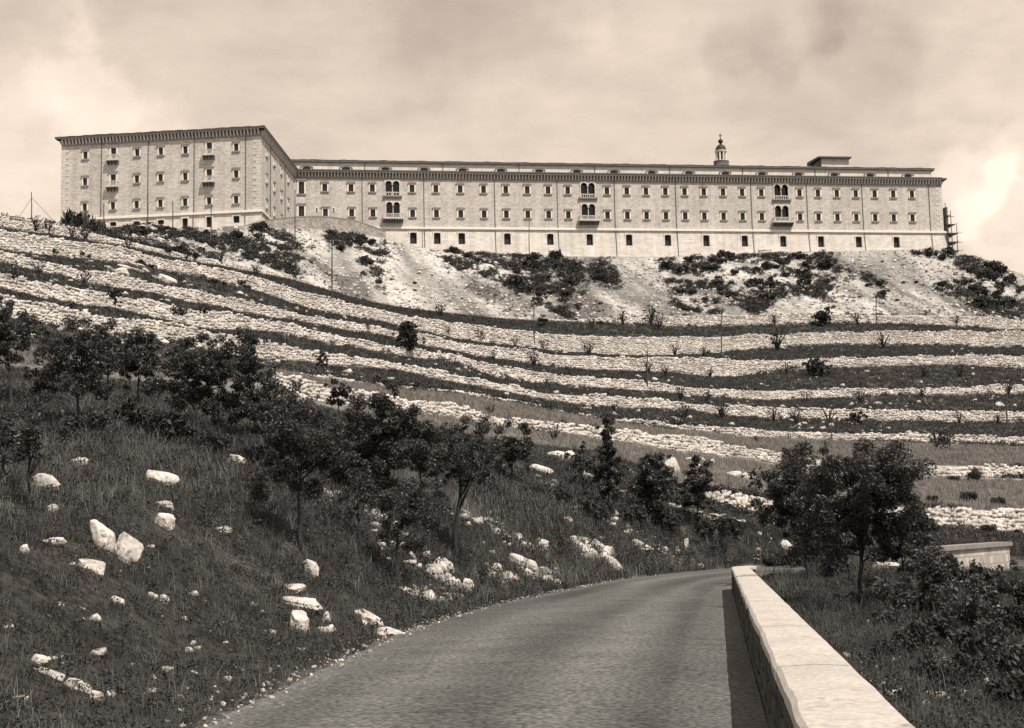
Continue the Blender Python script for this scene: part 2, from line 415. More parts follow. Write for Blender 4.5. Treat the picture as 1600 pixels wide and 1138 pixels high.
NEAR = [  # per photo column: (y, depth) from the road outwards
 (-300, [(1120, 8), (990, 12), (840, 18), (690, 31), (590, 52), (535, 77)]),
 (0,    [(1138, 9), (1000, 13), (850, 20), (700, 33), (610, 55), (583, 80)]),
 (250,  [(1130, 11), (1000, 16), (870, 23), (740, 35), (650, 54), (612, 80)]),
 (500,  [(1050, 18.3), (980, 21.5), (900, 27), (800, 37), (700, 53), (650, 75)]),
 (650,  [(982, 26.5), (945, 29), (880, 35), (800, 45), (720, 62), (682, 82)]),
 (800,  [(943, 38), (905, 41), (850, 49), (790, 61), (735, 78), (703, 95)]),
 (950,  [(907, 55), (880, 58), (840, 65), (790, 75), (745, 90), (718, 102)]),
 (1140, [(888, 71), (868, 73), (848, 76), (828, 79), (812, 82), (806, 85)]),
 (1250, [(1060, 16), (965, 30), (915, 48), (886, 60), (862, 75), (830, 90)]),
 (1400, [(1138, 12), (1060, 16.5), (985, 25), (930, 36), (895, 52), (860, 75)]),
 (1600, [(1138, 13.5), (1060, 18.5), (1000, 25), (945, 38), (905, 60), (870, 82)]),
 (1900, [(1138, 14.5), (1060, 20), (1005, 27), (955, 40), (915, 62), (880, 82)]),
]
CREST = [(-300, 330, 240), (0, 352, 252), (60, 358, 254), (110, 362, 256), (160, 365, 256), (200, 357, 256), (240, 353, 256), (275, 360, 256), (330, 361, 256), (350, 353, 256), (385, 353, 256), (440, 357, 266),
         (500, 358, 276), (560, 364, 284), (600, 372, 288), (650, 386, 290), (720, 391, 291), (790, 396, 293), (900, 401, 296), (1000, 402, 299), (1100, 400, 301),
         (1200, 394, 303), (1300, 393, 305), (1400, 391, 307), (1475, 391, 308), (1540, 405, 302), (1600, 430, 296), (1750, 490, 285), (1900, 540, 280)]

a_cols = np.concatenate([np.linspace(-1.6, -.46, 60, endpoint=False), np.linspace(-.46, .46, 400, endpoint=False), np.linspace(.46, 1.6, 61)])
NC = len(a_cols)


def smooth(v, k=5):
    ker = np.hanning(k + 2)[1:-1]; ker /= ker.sum()
    return np.convolve(np.pad(v, k // 2, mode='edge'), ker, mode='valid')


def curve(pts3, k=5):
    """list of (px, py, depth) -> depth and height for every terrain column"""
    q = np.array([P(*p) for p in pts3]); a = q[:, 0] / q[:, 1]
    o = np.argsort(a)
    return smooth(np.interp(a_cols, a[o], q[o, 1]), k), smooth(np.interp(a_cols, a[o], q[o, 2]), k)


def dens(pts, n=8):
    """densify polyline (px, ...) linearly so that pixel lines stay straight"""
    out = []
    for p, q in zip(pts[:-1], pts[1:]):
        for i in range(n):
            out.append(tuple(np.array(p) + (np.array(q) - np.array(p)) * i / n))
    return out + [tuple(pts[-1])]


wall_curves = {}
for key, (pts, dep) in WALLS.items():
    dp = np.array(dep, float)
    pp = dens(pts)
    top = [(p[0], p[1], np.interp(p[0], dp[:, 0], dp[:, 1])) for p in pp]
    bot = [(p[0], p[2], np.interp(p[0], dp[:, 0], dp[:, 1])) for p in pp]
    dt, zt = curve(top); db, zb = curve(bot)
    db = dt - .25 - .15 * np.maximum(zt - zb, 0)
    zb = np.minimum(zb, zt - .002)
    wall_curves[key] = (dt, zt, db, zb)

# ------------------------------------------------------------------ road alignment
def zroad(y): return -1.75 - .0114 * (np.minimum(y, 75.0) - 7.0)


def on_road(px, py):
    r = ray(px, py); d = 20.0
    for _ in range(30): d = float(zroad(d)) / r[2]
    return r[0] * d, d


left_edge = [(-4.2, -12.0), (-3.3, 2.0), (-2.85, 8.0)] + [on_road(*p) for p in ((340, 1125), (420, 1085), (500, 1048), (570, 1015), (640, 985), (750, 951), (860, 927), (960, 907), (1060, 895), (1140, 888))]
lx, ly = left_edge[-1]
left_edge += [(lx + 6, ly + 3.2), (lx + 13, ly + 4.6), (lx + 22, ly + 3.5), (lx + 32, ly + 0.5), (lx + 44, ly - 5)]
right_edge = [(.385 + .1425 * y, float(y)) for y in np.linspace(-12, 46, 14)]
rx_, ry_ = right_edge[-1]
right_edge += [(rx_ + 1.6, ry_ + 5.5), (rx_ + 4.5, ry_ + 10), (rx_ + 9.5, ry_ + 14.5), (rx_ + 16, ry_ + 16.5), (rx_ + 25, ry_ + 15.5), (rx_ + 36, ry_ + 11)]


def resample(pl, n):
    pl = np.array(pl, float); s = np.concatenate([[0], np.cumsum(np.linalg.norm(np.diff(pl, axis=0), axis=1))]); t = np.linspace(0, s[-1], n)
    return np.stack([smooth(np.interp(t, s, pl[:, 0]), 9), smooth(np.interp(t, s, pl[:, 1]), 9)], 1)


NR = 260
LE, RE = resample(left_edge, NR), resample(right_edge, NR)
CE = (LE + RE) / 2
HALF = np.linalg.norm(LE - RE, axis=1) / 2


POLY = np.concatenate([LE, RE[::-1]])


def road_dist(x, y):
    """signed distance outside the road edge and the road height there"""
    x = np.asarray(x, float); y = np.asarray(y, float)
    sh = x.shape; xf, yf = x.ravel(), y.ravel(); best = np.full(xf.shape, 99.0); zz = np.full(xf.shape, -2.0)
    near = np.where(yf < 110)[0]
    ax, ay = POLY[:, 0], POLY[:, 1]; bx, by = np.roll(ax, -1), np.roll(ay, -1); by_ = np.where(np.abs(by - ay) < 1e-9, ay + 1e-9, by)
    for i in range(0, len(near), 4000):
        k = near[i:i + 4000]; px, py = xf[k][:, None], yf[k][:, None]
        d = np.hypot(px - ax, py - ay); j = d.argmin(1)
        cr = ((ay > py) != (by > py)) & (px < (bx - ax) * (py - ay) / (by_ - ay) + ax)
        inside = cr.sum(1) % 2 == 1
        best[k] = d[np.arange(len(j)), j] * np.where(inside, -1, 1); zz[k] = zroad(ay[j])
    return best.reshape(sh), zz.reshape(sh)


# ------------------------------------------------------------------ terrain sheet
rows = []            # (depth array, height array, tone, zone id)


def add_row(d, z, tone): rows.append((d, z, tone))


def band(c0, c1, n, tone, amp=0.0, ncs=1.0, skip_last=True):
    """interpolated rows from control c0 to c1 (both (d, z)), with relief in between"""
    for i in range(n):
        t = i / n
        d = c0[0] + (c1[0] - c0[0]) * t; z = c0[1] + (c1[1] - c0[1]) * t
        if amp and i > 0:
            z = z + amp * math.sin(math.pi * t) * fbm(np.stack([a_cols * d * ncs, d * ncs, np.zeros(NC) + 3.1], 1), 4)
        add_row(d, z, tone)


near_c = [(np.full(NC, 1.2), np.full(NC, -1.78))]
for k in range(6):
    near_c.append(curve(dens([(p, l[k][0], l[k][1]) for p, l in NEAR]), 21))
for i in range(6): band(near_c[i], near_c[i + 1], 16, .05, .10 + .06 * i, .35)
band_rows = {}
prev = near_c[6]
TONES = {'H': .06, 'G': .17, 'F': .17, 'E': .085, 'D': .09, 'C': .08, 'B': .08, 'A': .085}
for key in 'HGFEDCBA':
    dt, zt, db, zb = wall_curves[key]
    r0 = len(rows)
    band(prev, (db, zb), 9, TONES[key], .25, .25)
    band_rows[key] = (r0, len(rows))
    hh = np.clip((zt - zb) / .5, 0, 1)
    tw = TONES[key] * (1 - hh) + .38 * hh
    add_row(db, zb - .05, tw); add_row(db + .12, (zt + zb) / 2, tw); add_row(dt - .02, zt - .06, tw)
    prev = (dt + .25, zt)
crest = curve(dens(CREST), 5)
r0 = len(rows)
NSC = 44
for i in range(NSC):
    t = i / NSC
    d = prev[0] + (crest[0] - prev[0]) * t
    z = prev[1] + (crest[1] - prev[1]) * (t - .05 * math.sin(math.pi * t))
    x = a_cols * d
    env = min(1, t * 6) * min(1, (1 - t) * 5)
    gul = fbm(np.stack([x * .11, d * .028, np.full(NC, 9.7)], 1), 4)
    z = z + env * (1.5 * gul + .42 * fbm(np.stack([x * .5, d * .3, np.full(NC, 1.7)], 1), 3))
    tone = .50 + .0 * d
    # darker weathered soil streaks between the fresh rubble
    st = fbm(np.stack([x * .085 + d * .02, d * .03, np.full(NC, 4.4)], 1), 4)
    sd2 = fbm(np.stack([(x + d * .25) * .33, d * .05, np.full(NC, 6.1)], 1), 3)
    add_row(d, z, np.clip(.43 - .40 * np.clip(st - .0, 0, .8) - .20 * sd2, .14, .52))
band_rows['scree'] = (r0, len(rows))
add_row(crest[0], crest[1], .3)
add_row(crest[0] + 6, crest[1] + .1, .3)
add_row(crest[0] + 90, crest[1] - 1, .1)
add_row(crest[0] + 240, crest[1] - 30, .08)
add_row(crest[0] + 1200, np.full(NC, -14.0), .08)
D = np.stack([r[0] for r in rows]); Z = np.stack([r[1] for r in rows])
T = np.stack([np.broadcast_to(np.asarray(r[2], float), (NC,)) for r in rows])
X = D * a_cols[None, :]
# cut the road into the slope
nr = band_rows['H'][1]
rd, rz = road_dist(X[:nr], D[:nr])
w = np.clip((rd - .05) / np.where(X[:nr] < .385 + .1425 * D[:nr], 4.2, 2.0), 0, 1); w = w * w * (3 - 2 * w) * .7 + w * .3
Z[:nr] = np.where(rd < 12, (rz - .05 + .06 * np.clip(rd, 0, 1)) * (1 - w) + Z[:nr] * w, Z[:nr])
NRW = len(rows)
verts = np.stack([X, D, Z], -1).reshape(-1, 3)
ii, jj = np.meshgrid(np.arange(NRW - 1), np.arange(NC - 1), indexing='ij')
b0 = (ii * NC + jj).ravel()
faces = np.stack([b0, b0 + 1, b0 + NC + 1, b0 + NC], 1)
# tone of the near slope: dark turf with bare stony patches
tn = fbm(np.stack([X[:nr] * .3, D[:nr] * .3, np.zeros_like(X[:nr])], -1), 4)
verge = np.exp(-(np.clip(rd, 0, None) * 2.6) ** 2) * (rd < 6)
Tn = T[:nr].copy(); nb = band_rows['H'][0]
Tn[:nb] = .05 + .05 * np.clip(tn[:nb] - .2, 0, 1)
T[:nr] = np.maximum(Tn, .13 * verge)
me = np_mesh('hillside', verts, faces, M_TERR, True)
at = me.attributes.new('tone', 'FLOAT', 'POINT'); at.data.foreach_set('value', T.astype(np.float32).ravel())
tag(place('hillside', me), kind='structure')
bvh = BVHTree.FromPolygons([Vector(v) for v in verts.tolist()], faces.tolist())

gm = MB(); R = 9000
gm.f = [tuple(range(48))]; gm.v = [(R * math.cos(2 * math.pi * i / 48), R * math.sin(2 * math.pi * i / 48), -16.0) for i in range(48)]
go = gm.mesh('ground', M_TERR); ga = go.attributes.new('tone', 'FLOAT', 'POINT'); ga.data.foreach_set('value', [.06] * 48)
tag(place('ground', go), kind='structure')


def hit(px, py):
    r = ray(px, py); v = Vector(r).normalized()
    h = bvh.ray_cast(Vector((0, 0, 0)), v)
    return np.array(h[0]) if h[0] else None


def drop(x, y):
    h = bvh.ray_cast(Vector((x, y, 200)), Vector((0, 0, -1)))
    return np.array(h[0]) if h[0] else None


def grid_pt(row, cc):
    """point on the sheet at fractional row / column"""
    r0_ = np.clip(np.floor(row).astype(int), 0, NRW - 2); c0_ = np.clip(np.floor(cc).astype(int), 0, NC - 2); fr = (row - r0_)[:, None]; fc = (cc - c0_)[:, None]
    V = verts.reshape(NRW, NC, 3)
    return (V[r0_, c0_] * (1 - fr) * (1 - fc) + V[r0_ + 1, c0_] * fr * (1 - fc) + V[r0_, c0_ + 1] * (1 - fr) * fc + V[r0_ + 1, c0_ + 1] * fr * fc)


def pxc(px, y=600):
    r = ray(px, y); return float(np.interp(r[0], a_cols, np.arange(NC)))


def project(p):
    p = np.asarray(p); u = p @ cx; v = p @ cy; w_ = -(p @ cz)
    return W_PX / 2 + F_PX * u / w_, H_PX / 2 - F_PX * v / w_


# road surface
NL = 31
rv = []; rt = []
for i in range(NR):
    for j in range(NL):
        t = j / (NL - 1); q = LE[i] * (1 - t) + RE[i] * t
        wob = .12 * vnoise(np.array([q[0] * .9, q[1] * .9, 5.0])) if j == 0 else 0
        q = q + (LE[i] - RE[i]) / np.linalg.norm(LE[i] - RE[i]) * wob
        rv.append((q[0], q[1], zroad(q[1]) + .05 * math.sin(math.pi * t)))
        tr = .045 * math.exp(-((t - .30) / .10) ** 2) + .055 * math.exp(-((t - .66) / .09) ** 2) + (.03 if t > .86 else 0)
        rt.append(.092 + tr + (.05 if j == 0 else .02 if j < 3 else 0) + .03 * fbm(np.array([t * 7.0, i * .035, 2.0]), 4))
rf = [(i * NL + j, i * NL + j + 1, (i + 1) * NL + j + 1, (i + 1) * NL + j) for i in range(NR - 1) for j in range(NL - 1)]
rm = np_mesh('road', rv, rf, M_ROAD, True)
ra = rm.attributes.new('tone', 'FLOAT', 'POINT'); ra.data.foreach_set('value', np.array(rt, np.float32))
tag(place('road', rm), kind='structure')


# ------------------------------------------------------------------ stones
def unit_stone(seed, block=.82, jit=.11):
    """rounded lump of 26 vertices, 24 quads, half size 1"""
    g = np.random.default_rng(seed); v = []; idx = {}
    for x in (-1, 0, 1):
        for y in (-1, 0, 1):
            for z in (-1, 0, 1):
                if (x, y, z) != (0, 0, 0):
                    idx[(x, y, z)] = len(v); p = np.array([x, y, z], float); n = p / np.linalg.norm(p)
                    v.append((p * block + n * (1 - block)) + g.normal(0, jit, 3))
    f = []
    for ax in range(3):
        for s in (-1, 1):
            o = [k for k in range(3) if k != ax]
            for p in (-1, 0):
                for q in (-1, 0):
                    c = []
                    for dp, dq in ((0, 0), (1, 0), (1, 1), (0, 1)):
                        t = [0, 0, 0]; t[ax] = s; t[o[0]] = p + dp; t[o[1]] = q + dq; c.append(idx[tuple(t)])
                    flip = (s > 0) == (ax == 1)
                    f.append(c[::-1] if flip else c)
    return np.array(v), np.array(f)


STV = [unit_stone(100 + i) for i in range(10)]
STF = STV[0][1]
STM = [np_mesh('stone', v * .5, f, M_STONE) for v, f in STV]


def rotz_m(a):
    c, s = np.cos(a), np.sin(a); z = np.zeros_like(c); o = np.ones_like(c)
    return np.stack([np.stack([c, -s, z], -1), np.stack([s, c, z], -1), np.stack([z, z, o], -1)], -2)


def euler_m(r):
    cxx, sxx = np.cos(r[:, 0]), np.sin(r[:, 0]); cyy, syy = np.cos(r[:, 1]), np.sin(r[:, 1]); z = np.zeros(len(r)); o = z + 1
    Rx = np.stack([np.stack([o, z, z], -1), np.stack([z, cxx, -sxx], -1), np.stack([z, sxx, cxx], -1)], -2)
    Ry = np.stack([np.stack([cyy, z, syy], -1), np.stack([z, o, z], -1), np.stack([-syy, z, cyy], -1)], -2)
    return rotz_m(r[:, 2]) @ Ry @ Rx


def merged_stones(name, pos, size, eul, m):
    pos = np.asarray(pos); size = np.asarray(size); eul = np.asarray(eul); n = len(pos)
    pick = rng.integers(0, len(STV), n); base = np.stack([s[0] for s in STV])[pick] * .5
    v = np.einsum('nij,nkj->nki', euler_m(eul), base * size[:, None, :]) + pos[:, None, :]
    f = STF[None] + (np.arange(n) * 26)[:, None, None]
    return np_mesh(name, v.reshape(-1, 3), f.reshape(-1, 4), m)


WALL_INFO = {
 'A': ('topmost dry stone terrace wall at the foot of the rubble slope', (-260, 1860), .33),
 'B': ('second dry stone terrace wall from the top, tall pale sweeping band', (-260, 1860), .34),
 'C': ('third dry stone terrace wall from the top, below the tall sweeping band', (-260, 1860), .33),
 'D': ('fourth dry stone terrace wall from the top, broken by a rock heap mid-way', (-260, 1860), .33),
 'E': ('fifth dry stone terrace wall from the top, just above the hay strip', (-260, 1860), .33),
 'F': ('low dry stone edging wall at the upper rim of the hay strip', (425, 1860), .30),
 'G': ('pale dry stone terrace wall at the lower rim of the hay strip', (425, 1860), .34),
 'H': ('lowest and nearest dry stone terrace wall, behind the big roadside tree', (1100, 1860), .38),
}
N_PART = {'D': 200, 'E': 220, 'G': 280, 'H': 300}
for key, (label, (p0, p1), sw) in WALL_INFO.items():
    dt, zt, db, zb = wall_curves[key]
    a0, a1 = ray(p0, 600)[0], ray(p1, 600)[0]
    aa = np.linspace(a0, a1, 2500); ddt = np.interp(aa, a_cols, dt); xs = aa * ddt
    s = np.concatenate([[0], np.cumsum(np.hypot(np.diff(xs), np.diff(ddt)))])
    zzt = np.interp(aa, a_cols, zt); zzb = np.interp(aa, a_cols, zb); ddb = np.interp(aa, a_cols, db)
    root = empty('terrace_wall', (float(xs[1250]), float(ddt[1250]), float(zzb[1250])))
    tag(root, label, 'stone wall', 'dry stone terrace walls on the hillside', 'thing')
    off = np.array(root.location)
    pos, size, eul = [], [], []
    # random rubble: loose courses following the wall's own foot line, big and small stones mixed
    for c in range(15):
        t = random.random() * sw
        while t < s[-1]:
            big = random.random() < .16
            wd = sw * (random.uniform(1.2, 1.9) if big else random.uniform(.55, 1.25))
            tc = t + wd / 2
            if tc > s[-1]: break
            i = min(int(np.searchsorted(s, tc)), len(aa) - 1)
            H_ = zzt[i] - zzb[i]
            hgt = sw * .68
            zc = c * hgt + hgt / 2 - .06 + .05 * math.sin(tc * .9 + c * 1.7) + random.gauss(0, .05)
            top_lim = H_ + .08 + .22 * float(vnoise(np.array([tc * .4, c * .1, ord(key) * 1.0]))) + .45 * min(.25, float(vnoise(np.array([tc * .09, 7.7, ord(key) * 1.0]))))
            if H_ > .12 and zc < top_lim:
                fr = min(max(zc / max(H_, .01), 0), 1)
                dd = ddb[i] + (ddt[i] - ddb[i]) * fr - .05 - random.uniform(-.04, .05)
                ang = math.atan2(ddt[min(i + 3, 2499)] - ddt[max(i - 3, 0)], xs[min(i + 3, 2499)] - xs[max(i - 3, 0)])
                pos.append((aa[i] * dd, dd, zzb[i] + zc)); size.append((wd * random.uniform(.9, 1.06), .36 * random.uniform(.8, 1.15), hgt * random.uniform(.75, 1.35) * (1.25 if big else 1)))
                eul.append((random.gauss(0, .1), random.gauss(0, .22), ang + random.gauss(0, .2)))
            t += wd * .97
    pos = np.array(pos); size = np.array(size); eul = np.array(eul)
    if not len(pos): continue
    u, v = project(pos)
    k = N_PART.get(key, 0)
    vis = (u > -20) & (u < 1620)
    app = np.where(vis, size[:, 0] * size[:, 2] / pos[:, 1] ** 2, 0)
    order = np.argsort(-app); single, rest = order[:k], order[k:]
    for i in single:
        o = place('stone', STM[int(rng.integers(0, 10))], root, tuple(pos[i] - off), rot=tuple(eul[i]), scale=tuple(size[i]))
    o = place('rubble', merged_stones('rubble', pos[rest] - off, size[rest], eul[rest], M_STONE), root); tag(o, kind='stuff')


# ------------------------------------------------------------------ the abbey
def at_height(px, py, z):
    r = ray(px, py); return r * (z / r[2])


ZC = P(407, 203, 265)[2]                       # eaves line, the same all round
cA, cB, cC, cD = [at_height(*q, ZC)[:2] for q in ((97, 220), (407, 203), (460, 270), (1470, 283))]
cA = cA + .0; 


class Facade:
    def __init__(s, p, q):
        s.p = np.array(p); s.q = np.array(q); s.len = float(np.linalg.norm(s.q - s.p)); s.t = (s.q - s.p) / s.len
        s.n = np.array([-s.t[1], s.t[0]]); s.rz = math.atan2(s.t[1], s.t[0])

    def uz(s, px, py, back=0.0):
        r = ray(px, py); o = s.p + s.n * back
        k = float(np.dot(o, s.n) / np.dot(r[:2], s.n)); w_ = r * k
        return float(np.dot(w_[:2] - o, s.t)), float(w_[2])

    def pt(s, u, z, out=0.0):
        q = s.p + s.t * u - s.n * out
        return (float(q[0]), float(q[1]), float(z))


FW, FS, FM = Facade(cA, cB), Facade(cB, cC), Facade(cC, cD)
z_str_m = FM.uz(1000, 361)[1]                   # string course of the long front
z_str_w = FW.uz(290, 337)[1]                    # string course of the wing
Z_FOOT_M = FM.uz(1000, 405)[1] - 5
Z_FOOT_W = FW.uz(300, 365)[1] - 8
abbey = empty('abbey', (float(cB[0]), float(cB[1]), 0.0))
tag(abbey, 'long pale stone abbey with projecting left wing on top of the hill', 'abbey', kind='thing')
ORG = np.array([cB[0], cB[1], 0.0])


def AP(p): return tuple(np.array(p) - ORG)


def add_uv(me, uv):
    l = me.uv_layers.new(name='UVMap'); l.data.foreach_set('uv', np.array(uv, np.float32).ravel())


def wall_sheet(name, F, u0, u1, z0, z1, holes, m, batter=None, reveal=.5):
    """wall face with true openings and their reveals"""
    us = sorted({u0, u1, *[h[0] for h in holes], *[h[1] for h in holes]}); zs = sorted({z0, z1, *[h[2] for h in holes], *[h[3] for h in holes]})
    us = [u for u in us if u0 <= u <= u1]; zs = [z for z in zs if z0 <= z <= z1]
    out = batter or (lambda z: 0.0); b = MB(); uv = []
    for i in range(len(us) - 1):
        for j in range(len(zs) - 1):
            um, zm = (us[i] + us[i + 1]) / 2, (zs[j] + zs[j + 1]) / 2
            if any(h[0] < um < h[1] and h[2] < zm < h[3] for h in holes): continue
            c = [(us[i], zs[j]), (us[i + 1], zs[j]), (us[i + 1], zs[j + 1]), (us[i], zs[j + 1])]
            b.quad(*[AP(F.pt(u, z, out(z))) for u, z in c]); uv += c
    for h in holes:
        e = [(h[0], h[2]), (h[1], h[2]), (h[1], h[3]), (h[0], h[3])]
        for k in range(4):
            (ua, za), (ub, zb_) = e[k], e[(k + 1) % 4]
            b.quad(AP(F.pt(ua, za, out(za))), AP(F.pt(ub, zb_, out(zb_))), AP(F.pt(ub, zb_, -reveal)), AP(F.pt(ua, za, -reveal)))
            uv += [(ua, za), (ub, zb_), (ub, zb_ + .4), (ua, za + .4)]
    me_ = b.mesh(name, m); add_uv(me_, uv)
    return place(name, me_, abbey)


_cache = {}


def win_meshes(w_, h_, kind):
    k = (round(w_, 2), round(h_, 2), kind)
    if k in _cache: return _cache[k]
    fw = .25 * max(.7, w_ / 1.0)
    f = MB(); y0 = -.09
    f.box(-w_ / 2 - fw, -w_ / 2 + .01, y0, .25, -h_ / 2 - (.02), h_ / 2 + fw); f.box(w_ / 2 - .01, w_ / 2 + fw, y0, .25, -h_ / 2 - .02, h_ / 2 + fw)
    f.box(-w_ / 2 + .01, w_ / 2 - .01, y0, .25, h_ / 2 - .01, h_ / 2 + fw)
    p = MB(); p.quad((-w_ / 2, .34, -h_ / 2), (w_ / 2, .34, -h_ / 2), (w_ / 2, .34, h_ / 2), (-w_ / 2, .34, h_ / 2))
    g = MB(); g.box(-.03, .03, .28, .33, -h_ / 2, h_ / 2); g.box(-w_ / 2, -.031, .281, .329, h_ * .08, h_ * .08 + .05); g.box(.031, w_ / 2, .281, .329, h_ * .08, h_ * .08 + .05)
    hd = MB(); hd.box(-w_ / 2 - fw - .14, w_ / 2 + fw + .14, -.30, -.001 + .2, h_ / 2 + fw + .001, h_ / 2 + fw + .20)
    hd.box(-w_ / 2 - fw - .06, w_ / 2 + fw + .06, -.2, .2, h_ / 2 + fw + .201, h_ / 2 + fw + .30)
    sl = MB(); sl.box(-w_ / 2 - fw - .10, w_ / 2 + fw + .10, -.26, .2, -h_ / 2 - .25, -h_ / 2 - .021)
    r = (f.mesh('window_surround', M_TRIM), p.mesh('window_pane', M_GLASS), g.mesh('glazing_bar', M_PIPE), hd.mesh('window_hood', M_SOFFIT), sl.mesh('window_sill', M_SOFFIT))  # hood and sill toned dark: their shadow lines put into the colour
    _cache[k] = r; return r


def add_window(F, u, z, w_, h_, hood=True, sill=True):
    f, p, g, hd, sl = win_meshes(w_, h_, 'std')
    o = place('window', f, abbey, AP(F.pt(u, z)), F.rz)
    place('pane', p, o); place('glazing_bar', g, o)
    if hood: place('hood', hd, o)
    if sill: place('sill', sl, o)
    return o


def add_door(F, u, z, w_, h_, out):
    k = ('door', round(w_, 2), round(h_, 2))
    if k not in _cache:
        f = MB(); fw = .24; n = 8; r = w_ / 2; rise = .09 * w_
        f.box(-r - fw, -r, -.05, .5, -h_ / 2, h_ / 2 - rise); f.box(r, r + fw, -.05, .5, -h_ / 2, h_ / 2 - rise)
        for i in range(n):       # segmental arch head
            x0, x1 = -r + w_ * i / n, -r + w_ * (i + 1) / n
            za, zb_ = [h_ / 2 - rise + rise * (1 - (x / r) ** 2) for x in (x0, x1)]
            f.hexa([(x0, -.05, za), (x1, -.05, zb_), (x1, .5, zb_), (x0, .5, za), (x0, -.05, h_ / 2 + fw), (x1, -.05, h_ / 2 + fw), (x1, .5, h_ / 2 + fw), (x0, .5, h_ / 2 + fw)])
        f.box(-r - fw, -r - .001, -.049, .5, h_ / 2 - rise + .001, h_ / 2 + fw); f.box(r + .001, r + fw, -.049, .5, h_ / 2 - rise + .001, h_ / 2 + fw)
        p = MB()
        for i in range(4): p.box(-r + w_ * i / 4 + .012, -r + w_ * (i + 1) / 4 - .012, .62, .68, -h_ / 2, h_ / 2)
        p.box(-r, r, .69, .72, -h_ / 2, h_ / 2)
        _cache[k] = (f.mesh('door_surround', M_PLASTER), p.mesh('door_leaf', M_DOOR))
    f, p = _cache[k]
    o = place('door', f, abbey, AP(F.pt(u, z, out)), F.rz); place('door_leaf', p, o)


def balustrade(mb, u0, u1, y, z0, h_, step=.28):
    mb.box(u0, u1, y - .09, y + .09, z0 + h_ - .12, z0 + h_); mb.box(u0, u1, y - .08, y + .08, z0, z0 + .1)
    n = max(2, int((u1 - u0) / step))
    for i in range(n + 1):
        u = u0 + .06 + (u1 - u0 - .12) * i / n
        mb.box(u - .055, u + .055, y - .05, y + .05, z0 + .1, z0 + h_ - .12)


def add_balcony(F, u, z0, w_, depth=1.15):
    k = ('balc', round(w_, 1), depth)
    if k not in _cache:
        s_ = MB(); s_.box(-w_ / 2, w_ / 2, -depth, 0, -.22, 0); b_ = MB()
        balustrade(b_, -w_ / 2 + .05, w_ / 2 - .05, -depth + .12, .003, .95)
        for sx in (-1, 1):
            x = sx * (w_ / 2 - .14)
            b_.box(x - .09, x + .09, -depth + .22, -.02, .83, .95); b_.box(x - .08, x + .08, -depth + .22, -.02, .004, .1)
            for q in range(3): b_.box(x - .05, x + .05, -depth + .35 + q * .28, -depth + .45 + q * .28, .1, .83)
        c_ = MB(); n = max(3, int(w_ / .55))
        for i in range(n):
            x = -w_ / 2 + .2 + (w_ - .4) * i / (n - 1)
            c_.hexa([(x - .1, -.25, -.95), (x + .1, -.25, -.95), (x + .1, 0, -.95), (x - .1, 0, -.95), (x - .1, -depth + .15, -.221), (x + .1, -depth + .15, -.221), (x + .1, 0, -.221), (x - .1, 0, -.221)])
        _cache[k] = (s_.mesh('balcony_slab', M_QUOIN), b_.mesh('balustrade', M_QUOIN), c_.mesh('balcony_brackets', M_TILE))  # brackets take the dark tile tone to stand for shadow beneath the slab
    s_, b_, c_ = _cache[k]
    o = place('balcony', s_, abbey, AP(F.pt(u, z0)), F.rz); place('balustrade', b_, o); place('brackets', c_, o)


def arch_front(w_, h_, n, jamb, thick):
    """screen with n round-headed openings; local origin bottom centre"""
    b = MB(); ow = (w_ - jamb * 2 - .28 * (n - 1)) / n; r = ow / 2; spring = h_ - r - .28; K = 10
    xs = -w_ / 2
    b.box(xs, xs + jamb, -.1, thick, 0, h_); b.box(-xs - jamb, -xs, -.1, thick, 0, h_)
    for i in range(n):
        x0 = xs + jamb + i * (ow + .28); xc_ = x0 + r
        for k in range(K):
            xa, xb = x0 + ow * k / K, x0 + ow * (k + 1) / K
            za, zb_ = [spring + math.sqrt(max(0, r * r - (x - xc_) ** 2)) for x in (xa, xb)]
            b.hexa([(xa, -.1, za), (xb, -.1, zb_), (xb, thick, zb_), (xa, thick, za), (xa, -.1, h_), (xb, -.1, h_), (xb, thick, h_), (xa, thick, h_)])
        # moulded archivolt
        for k in range(K):
            a0_, a1_ = math.pi * k / K, math.pi * (k + 1) / K; q = []
            for yy in (-.2, -.101):
                q.append([(xc_ - math.cos(a0_) * r * 1.0, yy, spring + math.sin(a0_) * r), (xc_ - math.cos(a1_) * r, yy, spring + math.sin(a1_) * r),
                          (xc_ - math.cos(a1_) * (r + .18), yy, spring + math.sin(a1_) * (r + .18)), (xc_ - math.cos(a0_) * (r + .18), yy, spring + math.sin(a0_) * (r + .18))])
            b.hexa(q[0] + q[1])
        if i < n - 1:
            xm = x0 + ow + .14
            b.box(xm - .14, xm + .14, -.1, thick, spring + .001, h_)
            b.box(xm - .2, xm + .2, -.16, thick, spring - .16, spring)
            b.lathe([(.15, .0), (.15, .12), (.11, .16), (.10, spring - .3), (.12, spring - .17), (.12, spring - .161)], 8, (xm, thick / 2 - .05))
    return b, ow


